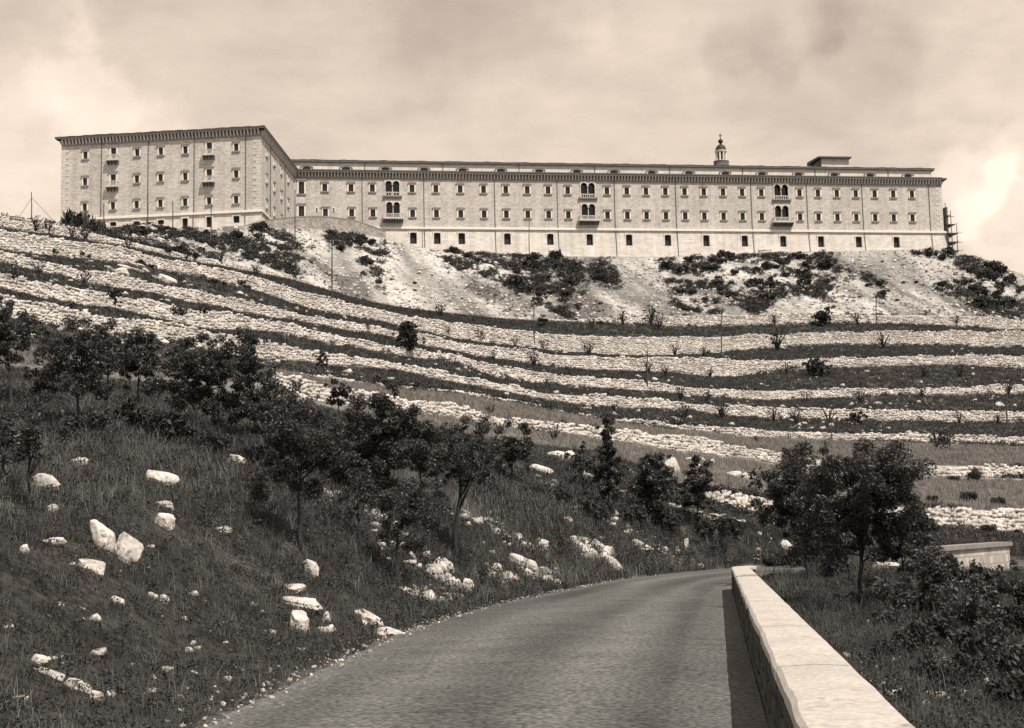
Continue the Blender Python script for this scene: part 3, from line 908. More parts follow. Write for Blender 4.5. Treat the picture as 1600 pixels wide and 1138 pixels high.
def add_loggia(F, px, ytop, ybot, width_px, balcony):
    u, zt_ = F.uz(px, ytop); _, zb_ = F.uz(px, ybot); ua, _ = F.uz(px - width_px / 2, ytop); ub, _ = F.uz(px + width_px / 2, ytop)
    w_ = ub - ua; h_ = zt_ - zb_
    b, ow = arch_front(w_, h_, 2, .24, .4)
    o = b.build('loggia', M_QUOIN, abbey, AP(F.pt(u, zb_)), F.rz)
    p = MB(); p.quad((-w_ / 2, .9, 0), (w_ / 2, .9, 0), (w_ / 2, .9, h_), (-w_ / 2, .9, h_)); p.build('pane', M_GLASS, o)  # dark sheet standing in for the unlit loggia interior
    if not balcony:
        q = MB(); balustrade(q, -w_ / 2 + .3, w_ / 2 - .3, .2, .02, .85, .5); q.build('balustrade', M_TRIM, o)
        c = MB(); c.box(-w_ / 2 - .35, w_ / 2 + .35, -.55, .3, -.32, -.002); c.box(-w_ / 2 - .2, w_ / 2 + .2, -.35, .3, -.55, -.322); c.build('sill_ledge', M_SOFFIT, o)  # ledge toned dark for the shadow below the opening
    return (u - w_ / 2 + .02, u + w_ / 2 - .02, zb_ + .02, zt_ - .02), u, zb_, w_


# --- long front
HOLES_M = []
UP = [507.5, 548.5, 581.75, 643.75, 681, 719, 755.5, 790.25, 823.75, 856.25, 887, 948.25, 979.25, 1009.25, 1039.5, 1069.5, 1099.5, 1129.5, 1159.25, 1189.25,
      1249, 1277.75, 1307.25, 1336.75, 1366.25, 1395.25, 1424.5]
za_row, zb_row = FM.uz(1009, 299)[1], FM.uz(1010, 337)[1]
WW, WH = 1.05, 1.65
for px in UP:
    for zr, y in ((za_row, 300), (zb_row, 337)):
        u, _ = FM.uz(px + (1 if y > 320 else 0), y)
        add_window(FM, u, zr, WW, WH); HOLES_M.append((u - WW / 2, u + WW / 2, zr - WH / 2, zr + WH / 2))
for y0, y1 in ((284, 303), (322, 339)):          # tall windows next to the inner corner
    u, zt_ = FM.uz(471, y0); _, zb_ = FM.uz(471, y1); w_ = 1.2
    add_window(FM, u, (zt_ + zb_) / 2, w_, zt_ - zb_); HOLES_M.append((u - w_ / 2, u + w_ / 2, zb_, zt_))
for px in (495, 521.5):                          # narrow slits
    u, zc = FM.uz(px, 328.5); add_window(FM, u, zc, .32, 1.0, False, False); HOLES_M.append((u - .16, u + .16, zc - .5, zc + .5))
for px, dy in ((613, 0), (918, 3.0), (1220, 5.6)):
    h, *_ = add_loggia(FM, px, 281 + dy, 306 + dy, 25, False); HOLES_M.append(h)
    h, u, zb_, w_ = add_loggia(FM, px + 1, 314 + dy, 342.5 + dy, 24.5, True); HOLES_M.append(h)
    add_balcony(FM, u, zb_ - .02, w_ + 1.1, 1.65)
wall_sheet('front_wall', FM, 0, FM.len, z_str_m, ZC + .3, HOLES_M, M_MASON)
bat_m = lambda z: .12 + max(0, (z_str_m - z)) * .13
DH = []
for px in (645.75, 683, 721.25, 792.5, 859.5, 921, 982.5, 1043, 1103, 1163, 1223, 1282, 1341, 1400):
    u, zc = FM.uz(px, 373 + (px - 646) * .0085)
    w_, h_ = 1.45, 2.55
    add_door(FM, u, zc, w_, h_, bat_m(zc)); DH.append((u - w_ / 2 - .1, u + w_ / 2 + .1, zc - h_ / 2, zc + h_ / 2 + .1))
wall_sheet('front_base_wall', FM, 0, FM.len + .4, Z_FOOT_M, z_str_m - .02, DH, M_BASE, bat_m, .7)
# --- wing
HOLES_W = []
cols_w = [133, 177, 214, 251, 289.5, 327, 369]
zrw = [FW.uz(251, 236.5)[1], FW.uz(251, 278)[1], FW.uz(251, 318)[1]]
for k, px in enumerate(cols_w):
    for r_, zr in enumerate(zrw):
        u, _ = FW.uz(px, 280)
        if k in (1, 5) and r_ < 2:
            w_, h_ = 1.1, 2.5; zc = zr - .05
            add_window(FW, u, zc, w_, h_, sill=False); HOLES_W.append((u - w_ / 2, u + w_ / 2, zc - h_ / 2, zc + h_ / 2))
            add_balcony(FW, u, zc - h_ / 2 - .02, 2.35, 1.1)
        else:
            add_window(FW, u, zr, .9, 1.5); HOLES_W.append((u - .45, u + .45, zr - .75, zr + .75))
wall_sheet('wing_front_wall', FW, 0, FW.len, z_str_w, ZC + .3, HOLES_W, M_MASON)
bat_w = lambda z: .12 + max(0, (z_str_w - z)) * .12
DH = []
for px, y0, y1, w_ in ((177.5, 347, 353, 1.3), (214, 346, 352, 1.3), (252, 344, 350, 1.3), (290, 341.5, 361, 1.15), (327.5, 339, 355, 1.15), (370, 337.5, 348, 1.25)):
    u, zt_ = FW.uz(px, y0); _, zb_ = FW.uz(px, y1 + 1)
    add_door(FW, u, (zt_ + zb_) / 2, w_, zt_ - zb_, bat_w((zt_ + zb_) / 2)); DH.append((u - w_ / 2 - .1, u + w_ / 2 + .1, zb_, zt_ + .1))
wall_sheet('wing_base_wall', FW, -.3, FW.len + .3, Z_FOOT_W, z_str_w - .02, DH, M_BASE, bat_w, .7)
# --- wing flank
HS = []
for k, fr in enumerate((.16, .37, .58, .79)):
    u = FS.len * fr
    for zr in zrw:
        add_window(FS, u, zr, .9, 1.5); HS.append((u - .45, u + .45, zr - .75, zr + .75))
wall_sheet('flank_wall', FS, 0, FS.len, z_str_w, ZC + .3, HS, M_MASON)
wall_sheet('flank_base_wall', FS, -.3, FS.len, Z_FOOT_W, z_str_w - .02, [], M_BASE, bat_w)
# unseen outer sides close the volume
back = 17.0
cE = cD + FM.n * back; cG = cA + FW.n * 48.0; cF = cC + FM.n * back
FR, FL = Facade(cD, cE), Facade(cG, cA)
HR = []
for fr in (.25, .5, .75):
    for zr in (za_row, zb_row):
        u = FR.len * fr; add_window(FR, u, zr, WW, WH); HR.append((u - WW / 2, u + WW / 2, zr - WH / 2, zr + WH / 2))
wall_sheet('end_wall', FR, 0, FR.len, z_str_m, ZC + .3, HR, M_MASON)
wall_sheet('end_base_wall', FR, -.5, FR.len, Z_FOOT_M, z_str_m - .02, [], M_BASE, bat_m)
wall_sheet('wing_outer_wall', FL, 0, FL.len, Z_FOOT_W, ZC + .3, [], M_MASON)
FB1, FB2 = Facade(cE, cF), Facade(cF, cG)
wall_sheet('rear_wall', FB1, 0, FB1.len, Z_FOOT_M, ZC + .3, [], M_MASON)
wall_sheet('wing_rear_wall', FB2, 0, FB2.len, Z_FOOT_W, ZC + .3, [], M_MASON)


# --- string courses, eaves, brackets, roofs
def run_box(F, u0, u1, z0, z1, out, inn, mb):
    mb.hexa([AP(F.pt(u0, z0, out)), AP(F.pt(u1, z0, out)), AP(F.pt(u1, z0, -inn)), AP(F.pt(u0, z0, -inn)),
             AP(F.pt(u0, z1, out)), AP(F.pt(u1, z1, out)), AP(F.pt(u1, z1, -inn)), AP(F.pt(u0, z1, -inn))])


for F, zs, e0, e1 in ((FM, z_str_m, 0, .5), (FW, z_str_w, -.4, .38), (FS, z_str_w, -.38, 0), (FR, z_str_m, -.4, 0)):
    b = MB(); run_box(F, e0, F.len + e1, zs - .04, zs + .34, .52, .1, b); run_box(F, e0 + .1, F.len + e1 - .1, zs + .341, zs + .48, .22, .1, b); b.build('string_course', M_TRIM, abbey)
OV = .98
for F, e0, e1 in ((FM, -.9, OV), (FW, -OV, OV), (FS, -OV + .02, -.9), (FR, -OV + .02, 0), (FL, 0, OV - .02)):
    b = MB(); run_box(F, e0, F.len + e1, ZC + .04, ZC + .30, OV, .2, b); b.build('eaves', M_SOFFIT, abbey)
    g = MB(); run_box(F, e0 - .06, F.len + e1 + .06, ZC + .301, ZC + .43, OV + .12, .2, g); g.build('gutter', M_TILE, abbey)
    fz = MB(); run_box(F, 0.02, F.len - .02, ZC - 1.25, ZC + .03, .06, .1, fz); fz.build('shaded_frieze', M_SOFFIT, abbey)  # dark band: shadow cast by the eaves put into its colour
    k = MB(); n = int((F.len) / .70)
    for i in range(n + 1):
        u = .3 + (F.len - .6) * i / n
        k.hexa([AP(F.pt(u - .12, ZC - .95, .22)), AP(F.pt(u + .12, ZC - .95, .22)), AP(F.pt(u + .12, ZC - .95, -.05)), AP(F.pt(u - .12, ZC - .95, -.05)),
                AP(F.pt(u - .12, ZC + .035, OV - .2)), AP(F.pt(u + .12, ZC + .035, OV - .2)), AP(F.pt(u + .12, ZC + .035, -.05)), AP(F.pt(u - .12, ZC + .035, -.05))])
    tag(k.build('brackets', M_QUOIN, abbey), kind='stuff')


def hip_roof(name, pts, zb_, rise, inset, over, parent):
    """low hipped tile roof over a convex quad, uneven tile ridge"""
    c = np.mean(pts, 0); b = MB(); pts = [np.array(p) for p in pts]; n = len(pts); outp = []; inp = []
    for p in pts:
        d = (p - c) / np.linalg.norm(p - c); outp.append(p + d * over); inp.append(p + (c - p) * inset)
    for k in range(n):
        o0, o1, i0, i1 = outp[k], outp[(k + 1) % n], inp[k], inp[(k + 1) % n]; seg = 40
        for q in range(seg):
            a, bq = q / seg, (q + 1) / seg
            l = lambda s_, e_, t_: s_ + (e_ - s_) * t_
            jz = lambda t_: .05 * math.sin(t_ * 97 + k) + .04 * math.sin(t_ * 231)
            b.quad(AP((*l(o0, o1, a), zb_ + jz(a))), AP((*l(o0, o1, bq), zb_ + jz(bq))), AP((*l(i0, i1, bq), zb_ + rise)), AP((*l(i0, i1, a), zb_ + rise)))
    b.f.append(tuple(range(len(b.v), len(b.v) + n))); b.v += [AP((*p, zb_ + rise)) for p in inp]
    return b.build(name, M_TILE, parent)


hip_roof('roof', [cA, cB, cC + FM.n * 2, cG], ZC + .5, 3.2, .55, 1.6, abbey)
# attic storey of the long range, set back behind the eaves
SB = 3.2
FA = Facade(cC + FM.n * SB - FM.t * 4.0, cD + FM.n * SB - FM.t * .8)
z_att = FA.uz(1000, 258.5)[1]
HA = []
oval_px = [479, 540.5, 602, 662.5, 722.5, 782.5, 842, 901, 959, 1018, 1076, 1133, 1190, 1247, 1303, 1359, 1418]


def oval_window(F, u, z):
    k = 'oval'
    if k not in _cache:
        n = 18; f = MB(); p = MB()
        for i in range(n):
            a0_, a1_ = 2 * math.pi * i / n, 2 * math.pi * (i + 1) / n; q = []
            for y in (-.22, .2):
                q.append([(.95 * math.cos(a0_), y, .5 * math.sin(a0_)), (.95 * math.cos(a1_), y, .5 * math.sin(a1_)), (1.25 * math.cos(a1_), y, .78 * math.sin(a1_)), (1.25 * math.cos(a0_), y, .78 * math.sin(a0_))])
            f.hexa(q[0] + q[1])
        p.v = [(.96 * math.cos(2 * math.pi * i / n), -.1, .51 * math.sin(2 * math.pi * i / n)) for i in range(n)]; p.f = [tuple(range(n))]
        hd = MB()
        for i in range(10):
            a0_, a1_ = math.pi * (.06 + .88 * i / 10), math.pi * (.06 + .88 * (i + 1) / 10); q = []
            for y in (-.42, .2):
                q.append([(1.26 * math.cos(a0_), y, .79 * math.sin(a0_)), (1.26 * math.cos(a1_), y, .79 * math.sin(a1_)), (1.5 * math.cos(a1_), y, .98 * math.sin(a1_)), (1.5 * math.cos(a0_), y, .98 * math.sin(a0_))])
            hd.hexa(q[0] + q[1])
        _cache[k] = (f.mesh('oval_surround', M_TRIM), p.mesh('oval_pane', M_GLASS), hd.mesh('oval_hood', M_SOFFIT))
    f, p, hd = _cache[k]
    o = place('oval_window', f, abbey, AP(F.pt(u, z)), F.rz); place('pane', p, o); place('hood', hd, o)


for px in oval_px:
    u, z = FA.uz(px, 263 + (px - 479) * .0125); oval_window(FA, u, z - .12)
wall_sheet('attic_wall', FA, 0, FA.len, ZC + .3, z_att - .1, [], M_PLASTERW)
aq = [FA.p, FA.q, FA.q + FM.n * 11, FA.p + FM.n * 11]
FAr = Facade(aq[1], aq[2]); wall_sheet('attic_end_wall', FAr, 0, FAr.len, ZC + .3, z_att - .2, [], M_BASE)
FAb = Facade(aq[2], aq[3]); wall_sheet('attic_rear_wall', FAb, 0, FAb.len, ZC + .3, z_att - .2, [], M_BASE)
b = MB(); run_box(FA, -.5, FA.len + .7, z_att - .34, z_att + .12, .5, 11.6, b); b.build('attic_eaves', M_TILE, abbey)
b = MB()
e0, e1 = FA.pt(-.6, 0, .55), FA.pt(FA.len + .85, 0, .55); r0_, r1_ = FA.pt(-.6, 0, -5.5), FA.pt(FA.len - 3, 0, -5.5); k0, k1 = FA.pt(-.6, 0, -12), FA.pt(FA.len + .85, 0, -12)
seg = 120
for q in range(seg):
    a, c = q / seg, (q + 1) / seg
    L3 = lambda s_, e_, t_, z_: AP((s_[0] + (e_[0] - s_[0]) * t_, s_[1] + (e_[1] - s_[1]) * t_, z_))
    jz = lambda t_: .05 * math.sin(t_ * 331) + .05 * math.sin(t_ * 123 + 1)
    b.quad(L3(e0, e1, a, z_att + .14 + jz(a)), L3(e0, e1, c, z_att + .14 + jz(c)), L3(r0_, r1_, c, z_att + 1.5 + jz(c)), L3(r0_, r1_, a, z_att + 1.5 + jz(a)))
    b.quad(L3(r0_, r1_, a, z_att + 1.5 + jz(a)), L3(r0_, r1_, c, z_att + 1.5 + jz(c)), L3(k0, k1, c, z_att + .1), L3(k0, k1, a, z_att + .1))
b.tri(AP((*e1[:2], z_att + .14)), AP((*k1[:2], z_att + .14)), AP((*r1_[:2], z_att + 1.5)))
b.build('attic_roof', M_TILE, abbey)
# terrace roof between eaves and attic
b = MB(); run_box(FM, -1, FM.len, ZC + .49, ZC + .62, .9, SB + .2, b); b.build('eaves_roof', M_TILE, abbey)
# attic drainpipes, front drainpipes
def pipe(F, u, z0, z1, out=.1, outf=None):
    b = MB(); zs = np.linspace(z0, z1, 5); b.tube([AP(F.pt(u, z, out + (outf(z) if outf else 0))) for z in zs], [.07] * 5, 6); b.build('drainpipe', M_PIPE, abbey)


for px in (566, 662.5, 773, 871, 960.5, 1056, 1174, 1261, 1347.5, 1452):
    u, _ = FM.uz(px, 320); pipe(FM, u, z_str_m + .5, ZC - .2); pipe(FM, u + .02, Z_FOOT_M + 2, z_str_m + .45, .12, lambda z: max(bat_m(z), .3 if z > z_str_m - .2 else 0))
for px in (570, 692, 811, 929, 1046, 1160, 1273, 1387):
    u, _ = FA.uz(px, 264); pipe(FA, u, ZC + .6, z_att - .25)
for px in (158.5, 231.5, 303.5, 384):
    u, _ = FW.uz(px, 280); pipe(FW, u, z_str_w + .5, ZC - .2); pipe(FW, u, Z_FOOT_W + 3, z_str_w + .45, .12, lambda z: max(bat_w(z), .3 if z > z_str_w - .2 else 0))
for fr in (.26, .69): pipe(FS, FS.len * fr, z_str_w + .5, ZC - .2)
# corner quoins
for F, side in ((FW, 0), (FW, 1), (FS, 0), (FM, 1)):
    b = MB(); z = (z_str_m if F is FM else z_str_w) + .5; i = 0
    while z < ZC - 1.3:
        L_ = 1.5 if i % 2 == 0 else .85
        u0, u1 = (0, L_) if side == 0 else (F.len - L_, F.len)
        run_box(F, u0 - (.06 if side == 0 else 0), u1 + (.06 if side else 0), z, z + .56, .06 + (.003 if F is FS else 0), .05, b); z += .60; i += 1
    tag(b.build('quoins', M_QUOIN, abbey), kind='stuff')

# --- block rising behind the roof, at the right
FP = Facade(FM.p + FM.n * 22, FM.q + FM.n * 22)
u0, zt_ = FP.uz(1283, 245); u1, _ = FP.uz(1326, 246)
pav = empty('roof_pavilion', FP.pt((u0 + u1) / 2, ZC - 2), FP.rz); tag(pav, 'small low block with overhanging tiled roof rising above the abbey roof at the right', 'building', kind='thing')
wp = u1 - u0; hp = zt_ - ZC + 2
b = MB(); b.box(-wp / 2, wp / 2, 0, 7, 0, hp - .45); b.build('block_wall', M_PLASTER, pav)
b = MB(); b.hexa([(-wp / 2 - 1.0, -.9, hp - .44), (wp / 2 + .4, -.9, hp - .44), (wp / 2 + .4, 7.6, hp - .44), (-wp / 2 - 1.0, 7.6, hp - .44),
                  (-wp / 2 - .9, -.9, hp - .1), (wp / 2 + .4, -.9, hp - .1), (wp / 2 + .4, 7.6, hp + .5), (-wp / 2 - .9, 7.6, hp + .5)]); b.build('roof', M_TILE, pav)
b = MB(); b.hexa([(-wp / 2 - 1.9, .2, hp - 2.6), (-wp / 2 - .01, .2, hp - 2.6), (-wp / 2 - .01, 6.5, hp - 2.6), (-wp / 2 - 1.9, 6.5, hp - 2.6),
                  (-wp / 2 - 1.6, .2, hp - 2.2), (-wp / 2 - .01, .2, hp - .46), (-wp / 2 - .01, 6.5, hp - .46), (-wp / 2 - 1.6, 6.5, hp - 2.2)]); b.build('lean_to_roof', M_TILE, pav)
# --- lantern of the church dome
FLn = Facade(FM.p + FM.n * 38, FM.q + FM.n * 38)
u, zb_ = FLn.uz(1127, 254.5); _, zt_ = FLn.uz(1127, 209); S = (zt_ - zb_) / 45.0       # metres per photo pixel there
lan = empty('church_lantern', FLn.pt(u, zb_)); tag(lan, 'pale columned lantern with dark cupola, ball and cross behind the roof ridge', 'lantern tower', kind='thing')
b = MB(); b.lathe([(11 * S + 4, -8), (10 * S + 3.2, -6), (9 * S + 2, -2.5), (11 * S, -.6), (11.5 * S, 0), (11.5 * S, .25), (0.01, .26)], 20); b.build('dome', M_TILE, lan, smooth=True)
b = MB(); b.lathe([(12 * S, .27), (12 * S, 2.2 * S), (11.6 * S, 2.2 * S), (11.6 * S, .27)], 20); b.build('gallery', M_TRIM, lan)
b = MB(); b.lathe([(5.6 * S, .27), (5.6 * S, 16 * S), (0.01, 16 * S)], 16); b.build('core', M_DOOR, lan)
for i in range(8):
    an = 2 * math.pi * (i + .5) / 8; b = MB(); b.lathe([(1.75 * S, .27), (1.4 * S, 3 * S), (1.4 * S, 14 * S), (1.8 * S, 15 * S), (1.8 * S, 15.6 * S)], 8, (7.0 * S * math.cos(an), 7.0 * S * math.sin(an))); b.build('column', M_TRIM, lan)
b = MB(); b.lathe([(0.01, 15.6 * S), (8.8 * S, 15.61 * S), (9.4 * S, 17 * S), (9.4 * S, 18 * S), (0.01, 18.1 * S)], 20); b.build('entablature', M_TRIM, lan)
b = MB(); b.lathe([(8.4 * S, 18.1 * S), (8.0 * S, 21 * S), (6.6 * S, 24.5 * S), (4.2 * S, 27 * S), (1.6 * S, 28.4 * S), (1.3 * S, 30 * S)], 16); b.build('cupola', M_IRON, lan, smooth=True)
b = MB(); b.lathe([(3.6 * S * math.sin(math.pi * k / 10) + .01, 33 * S - 3.6 * S * math.cos(math.pi * k / 10)) for k in range(11)], 14); b.build('ball', M_IRON, lan, smooth=True)
b = MB(); b.box(-.55 * S, .55 * S, -.4 * S, .4 * S, 36.5 * S, 45 * S); b.box(-2.2 * S, 2.2 * S, -.41 * S, .41 * S, 41 * S, 42.2 * S); b.build('cross', M_IRON, lan)
# --- curved rampart in the inner corner
ramp_px = [(383, 354, 261), (400, 348.5, 263), (430, 343.5, 267.5), (462, 340, 273), (500, 339, 279), (530, 341.5, 284), (558, 346.5, 289), (580, 354, 294), (604, 362.5, 299)]
rq = np.array([P(*p) for p in dens(ramp_px, 5)])
rq[:, 0] = smooth(rq[:, 0], 5); rq[:, 1] = smooth(rq[:, 1], 5); rq[:, 2] = smooth(rq[:, 2], 5)
rc = rq[len(rq) // 2]
ramp = empty('rampart', tuple(rc - np.array([0, 0, 4]))); tag(ramp, 'curved rubble stone rampart in the corner between wing and long front', 'rampart', kind='thing')
ro = np.array(ramp.location)
b = MB(); uv = []; s = 0
for i in range(len(rq) - 1):
    p, q = rq[i], rq[i + 1]; L_ = float(np.linalg.norm((q - p)[:2]))
    for dy, fl in ((0, 1), (1.2, 0)):
        c = [(p[0], p[1] + dy, p[2] - 7), (q[0], q[1] + dy, q[2] - 7), (q[0], q[1] + dy, q[2]), (p[0], p[1] + dy, p[2])]
        b.quad(*[tuple(np.array(v) - ro) for v in c]); uv += [(s, p[2] - 7), (s + L_, q[2] - 7), (s + L_, q[2]), (s, p[2])]
    s += L_
me_ = b.mesh('rampart_wall', mat_masonry('rampart_rubble', .40, .55, .34, .35, .4)); add_uv(me_, uv); place('rampart_wall', me_, ramp)
b = MB()
for i in range(len(rq) - 1):
    p, q = rq[i] - ro, rq[i + 1] - ro
    b.hexa([(p[0], p[1] - .12, p[2] + .001), (q[0], q[1] - .12, q[2] + .001), (q[0], q[1] + 1.3, q[2] + .001), (p[0], p[1] + 1.3, p[2] + .001),
            (p[0], p[1] - .12, p[2] + .22), (q[0], q[1] - .12, q[2] + .22), (q[0], q[1] + 1.3, q[2] + .22), (p[0], p[1] + 1.3, p[2] + .22)])
b.build('coping', M_SOFFIT, ramp)
# --- scaffolding against the right end
u = 0
sc0 = np.array([*(cD + FM.t * 1.6 - FM.n * -1.0)[:2], FM.uz(1475, 395)[1] - 1]); sch = FM.uz(1475, 316)[1] - sc0[2]
scf = empty('scaffolding', tuple(sc0), FM.rz); tag(scf, 'timber scaffolding leaning against the right end of the abbey', 'scaffolding')
for ix in range(3):
    for iy in range(3):
        hh = sch * (1, .86, .62)[ix] * random.uniform(.94, 1.03)
        b = MB(); b.tube([(ix * 1.15 - .3, iy * 2.6, 0), (ix * 1.15 - .3 + random.uniform(-.1, .1), iy * 2.6, hh)], [.10, .08], 6); b.build('pole', M_SCAF, scf)
for lv in range(5):
    z = 1.6 + lv * 2.05; xe = 2.5 if lv < 3 else (1.7 if lv < 4 else .9)
    b = MB(); b.box(-.4, xe - .1, -.2, 5.6, z, z + .14); b.build('plank_deck', M_SCAF, scf)
    b = MB(); b.tube([(-.5, -.12, z - .1), (xe + random.uniform(.1, .9), -.12, z - .1 + random.uniform(-.2, .5))], [.07, .06], 5); b.build('ledger', M_SCAF, scf)
for lv in range(3):
    b = MB(); b.tube([(-.3, -.22, 1.6 + lv * 2.6), (2.2, -.22, 4.0 + lv * 2.0)], [.06, .05], 5); b.build('brace', M_SCAF, scf)
b = MB(); b.box(-.32, .2, .2, 5.4, .4, sch * .93); b.build('sheeting', M_SCAF, scf)

# ------------------------------------------------------------------ roadside parapet
par_root = empty('parapet', (.385 + .1425 * 20, 20.0, float(zroad(20.0)))); tag(par_root, 'pale smooth-topped stone parapet wall along the right edge of the road', 'parapet', kind='thing')
po = np.array(par_root.location)
pl = [(.385 + .1425 * y, y) for y in np.linspace(-4, 44.2, 60)]
ex, ey = pl[-1]
pl += [(ex + .2, ey + .7), (ex + .45, ey + 1.2)]
pl = np.array(pl); PWID, NSEG = .56, 900
s = np.concatenate([[0], np.cumsum(np.linalg.norm(np.diff(pl, axis=0), axis=1))]); tt = np.linspace(0, s[-1], NSEG)
pc = np.stack([np.interp(tt, s, pl[:, 0]), np.interp(tt, s, pl[:, 1])], 1)
tg = np.gradient(pc, axis=0); tg /= np.linalg.norm(tg, axis=1)[:, None]; nrm = np.stack([tg[:, 1], -tg[:, 0]], 1)       # to the right of travel
ptop = -1.02 - .0114 * (pc[:, 1] - 7)


def par_strip(i0, i1, o0, o1, z0, z1, rough, m, name, parent, crown=0.0):
    """slab between offsets o0..o1 and heights z0..z1 relative to the top, edges slightly worn"""
    prof = [(o0, z0), (o0, z1 - .025), (o0 + .03, z1), ((o0 + o1) / 2, z1 + crown), (o1 - .03, z1), (o1, z1 - .025), (o1, z0)]
    v = []; f = []; K = len(prof)
    for i in range(i0, i1 + 1):
        for k, (o_, z_) in enumerate(prof):
            e = rough * float(vnoise(np.array([pc[i, 1] * 1.3, k * .5, 3.0]))) + .35 * rough * float(vnoise(np.array([pc[i, 1] * 4, k * .5, 8.0])))
            q = pc[i] + nrm[i] * (o_ + (e if k in (0, 1, 2) else -e if k > 3 else 0))
            v.append((q[0] - po[0], q[1] - po[1], ptop[i] + z_ + (.35 * e if 0 < k < K - 1 else 0) - po[2]))
    n = i1 - i0 + 1
    for i in range(n - 1):
        for k in range(K - 1):
            f.append((i * K + k, (i + 1) * K + k, (i + 1) * K + k + 1, i * K + k + 1))
    f.append(tuple(range(K))); f.append(tuple((n - 1) * K + k for k in reversed(range(K))))
    b = MB(); b.v = v; b.f = f
    return b.build(name, m, parent)


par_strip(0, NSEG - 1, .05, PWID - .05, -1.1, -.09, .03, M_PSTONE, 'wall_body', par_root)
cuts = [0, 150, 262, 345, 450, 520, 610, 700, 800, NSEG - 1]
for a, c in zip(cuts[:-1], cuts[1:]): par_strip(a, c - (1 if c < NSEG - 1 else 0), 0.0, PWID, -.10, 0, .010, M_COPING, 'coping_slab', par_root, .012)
M_PS2 = [np_mesh('parapet_stone', v * .5, f, M_PSTONE) for v, f in STV]
for c in range(3):
    t = random.random() * .3
    while t < s[-1] - .4:
        wd = random.uniform(.28, .55); i = int((t + wd / 2) / s[-1] * (NSEG - 1))
        q = pc[i] + nrm[i] * .095; h_ = .24
        ang = math.atan2(tg[i, 1], tg[i, 0])
        if pc[i, 1] > 5:
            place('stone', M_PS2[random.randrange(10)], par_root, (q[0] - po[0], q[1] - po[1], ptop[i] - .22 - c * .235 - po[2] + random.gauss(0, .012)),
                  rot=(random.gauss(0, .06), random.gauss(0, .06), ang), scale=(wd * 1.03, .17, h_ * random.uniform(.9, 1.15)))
        t += wd

# low masonry wall of the bridge down at the right
g0, g1 = hit(1462, 903), hit(1577, 896)
p0, p1 = P(1462, 862, g0[1]), P(1577, 853, g1[1])
brd = empty('culvert_wall', tuple((p0 + p1) / 2)); tag(brd, 'short pale masonry wall with flat coping among bushes at the right', 'stone wall', kind='thing')
bo = np.array(brd.location); b = MB(); uv = []
dirv = (p1 - p0)[:2] / np.linalg.norm((p1 - p0)[:2]); nn = np.array([-dirv[1], dirv[0]]) * .55


def v3(p, z, off=0.0): return (p[0] + nn[0] * off - bo[0], p[1] + nn[1] * off - bo[1], z - bo[2])


L_ = float(np.linalg.norm((p1 - p0)[:2]))
for (a, c, o0, o1) in ((p0, p1, 0, 0), (p1, p1, 0, 1), (p1, p0, 1, 1), (p0, p0, 1, 0)):
    b.quad(v3(a, a[2] - 3.2, o0), v3(c, c[2] - 3.2, o1), v3(c, c[2], o1), v3(a, a[2], o0)); uv += [(0, 0), (L_, 0), (L_, 2.6), (0, 2.6)]
me_ = b.mesh('wall_face', mat_masonry('culvert_masonry', .5, .5, .3, .25, .8)); add_uv(me_, uv); place('wall_face', me_, brd)
b = MB(); e = .12 * dirv
b.hexa([v3(p0[:2] - e, p0[2] + .002, -.2), v3(p1[:2] + e, p1[2] + .002, -.2), v3(p1[:2] + e, p1[2] + .002, 1.2), v3(p0[:2] - e, p0[2] + .002, 1.2),
        v3(p0[:2] - e, p0[2] + .17, -.2), v3(p1[:2] + e, p1[2] + .17, -.2), v3(p1[:2] + e, p1[2] + .17, 1.2), v3(p0[:2] - e, p0[2] + .17, 1.2)])
b.build('coping', M_SOFFIT, brd)


# ------------------------------------------------------------------ boulders
def rock_mesh(seed, sub=3, rough=.32, strata=.0):
    """craggy limestone lump, half size 1"""
    import bmesh
    bm = bmesh.new(); bmesh.ops.create_icosphere(bm, subdivisions=sub, radius=1)
    v = np.array([q.co for q in bm.verts]); g = np.random.default_rng(seed); o = g.random(3) * 50
    n = fbm(v * 1.1 + o, 4); ridged = 1 - np.abs(fbm(v * 2.3 + o + 9, 3))
    # a few cleaved facets
    r = 1 + rough * n + .26 * (ridged - .6) + .07 * fbm(v * 5.5 + o, 2)
    q = v * r[:, None]
    for _ in range(13):
        d = g.normal(size=3); d /= np.linalg.norm(d); lim = g.uniform(.5, .88)
        k = q @ d; q = q - np.where(k > lim, (k - lim) * .85, 0)[:, None] * d
    if strata: q[:, :2] *= (1 + strata * np.sin(q[:, 2] * 16 + o[0]))[:, None]
    for i, vv in enumerate(bm.verts): vv.co = Vector(q[i])
    me_ = bpy.data.meshes.new('boulder'); bm.to_mesh(me_); bm.free(); me_.materials.append(M_ROCK)
    return me_


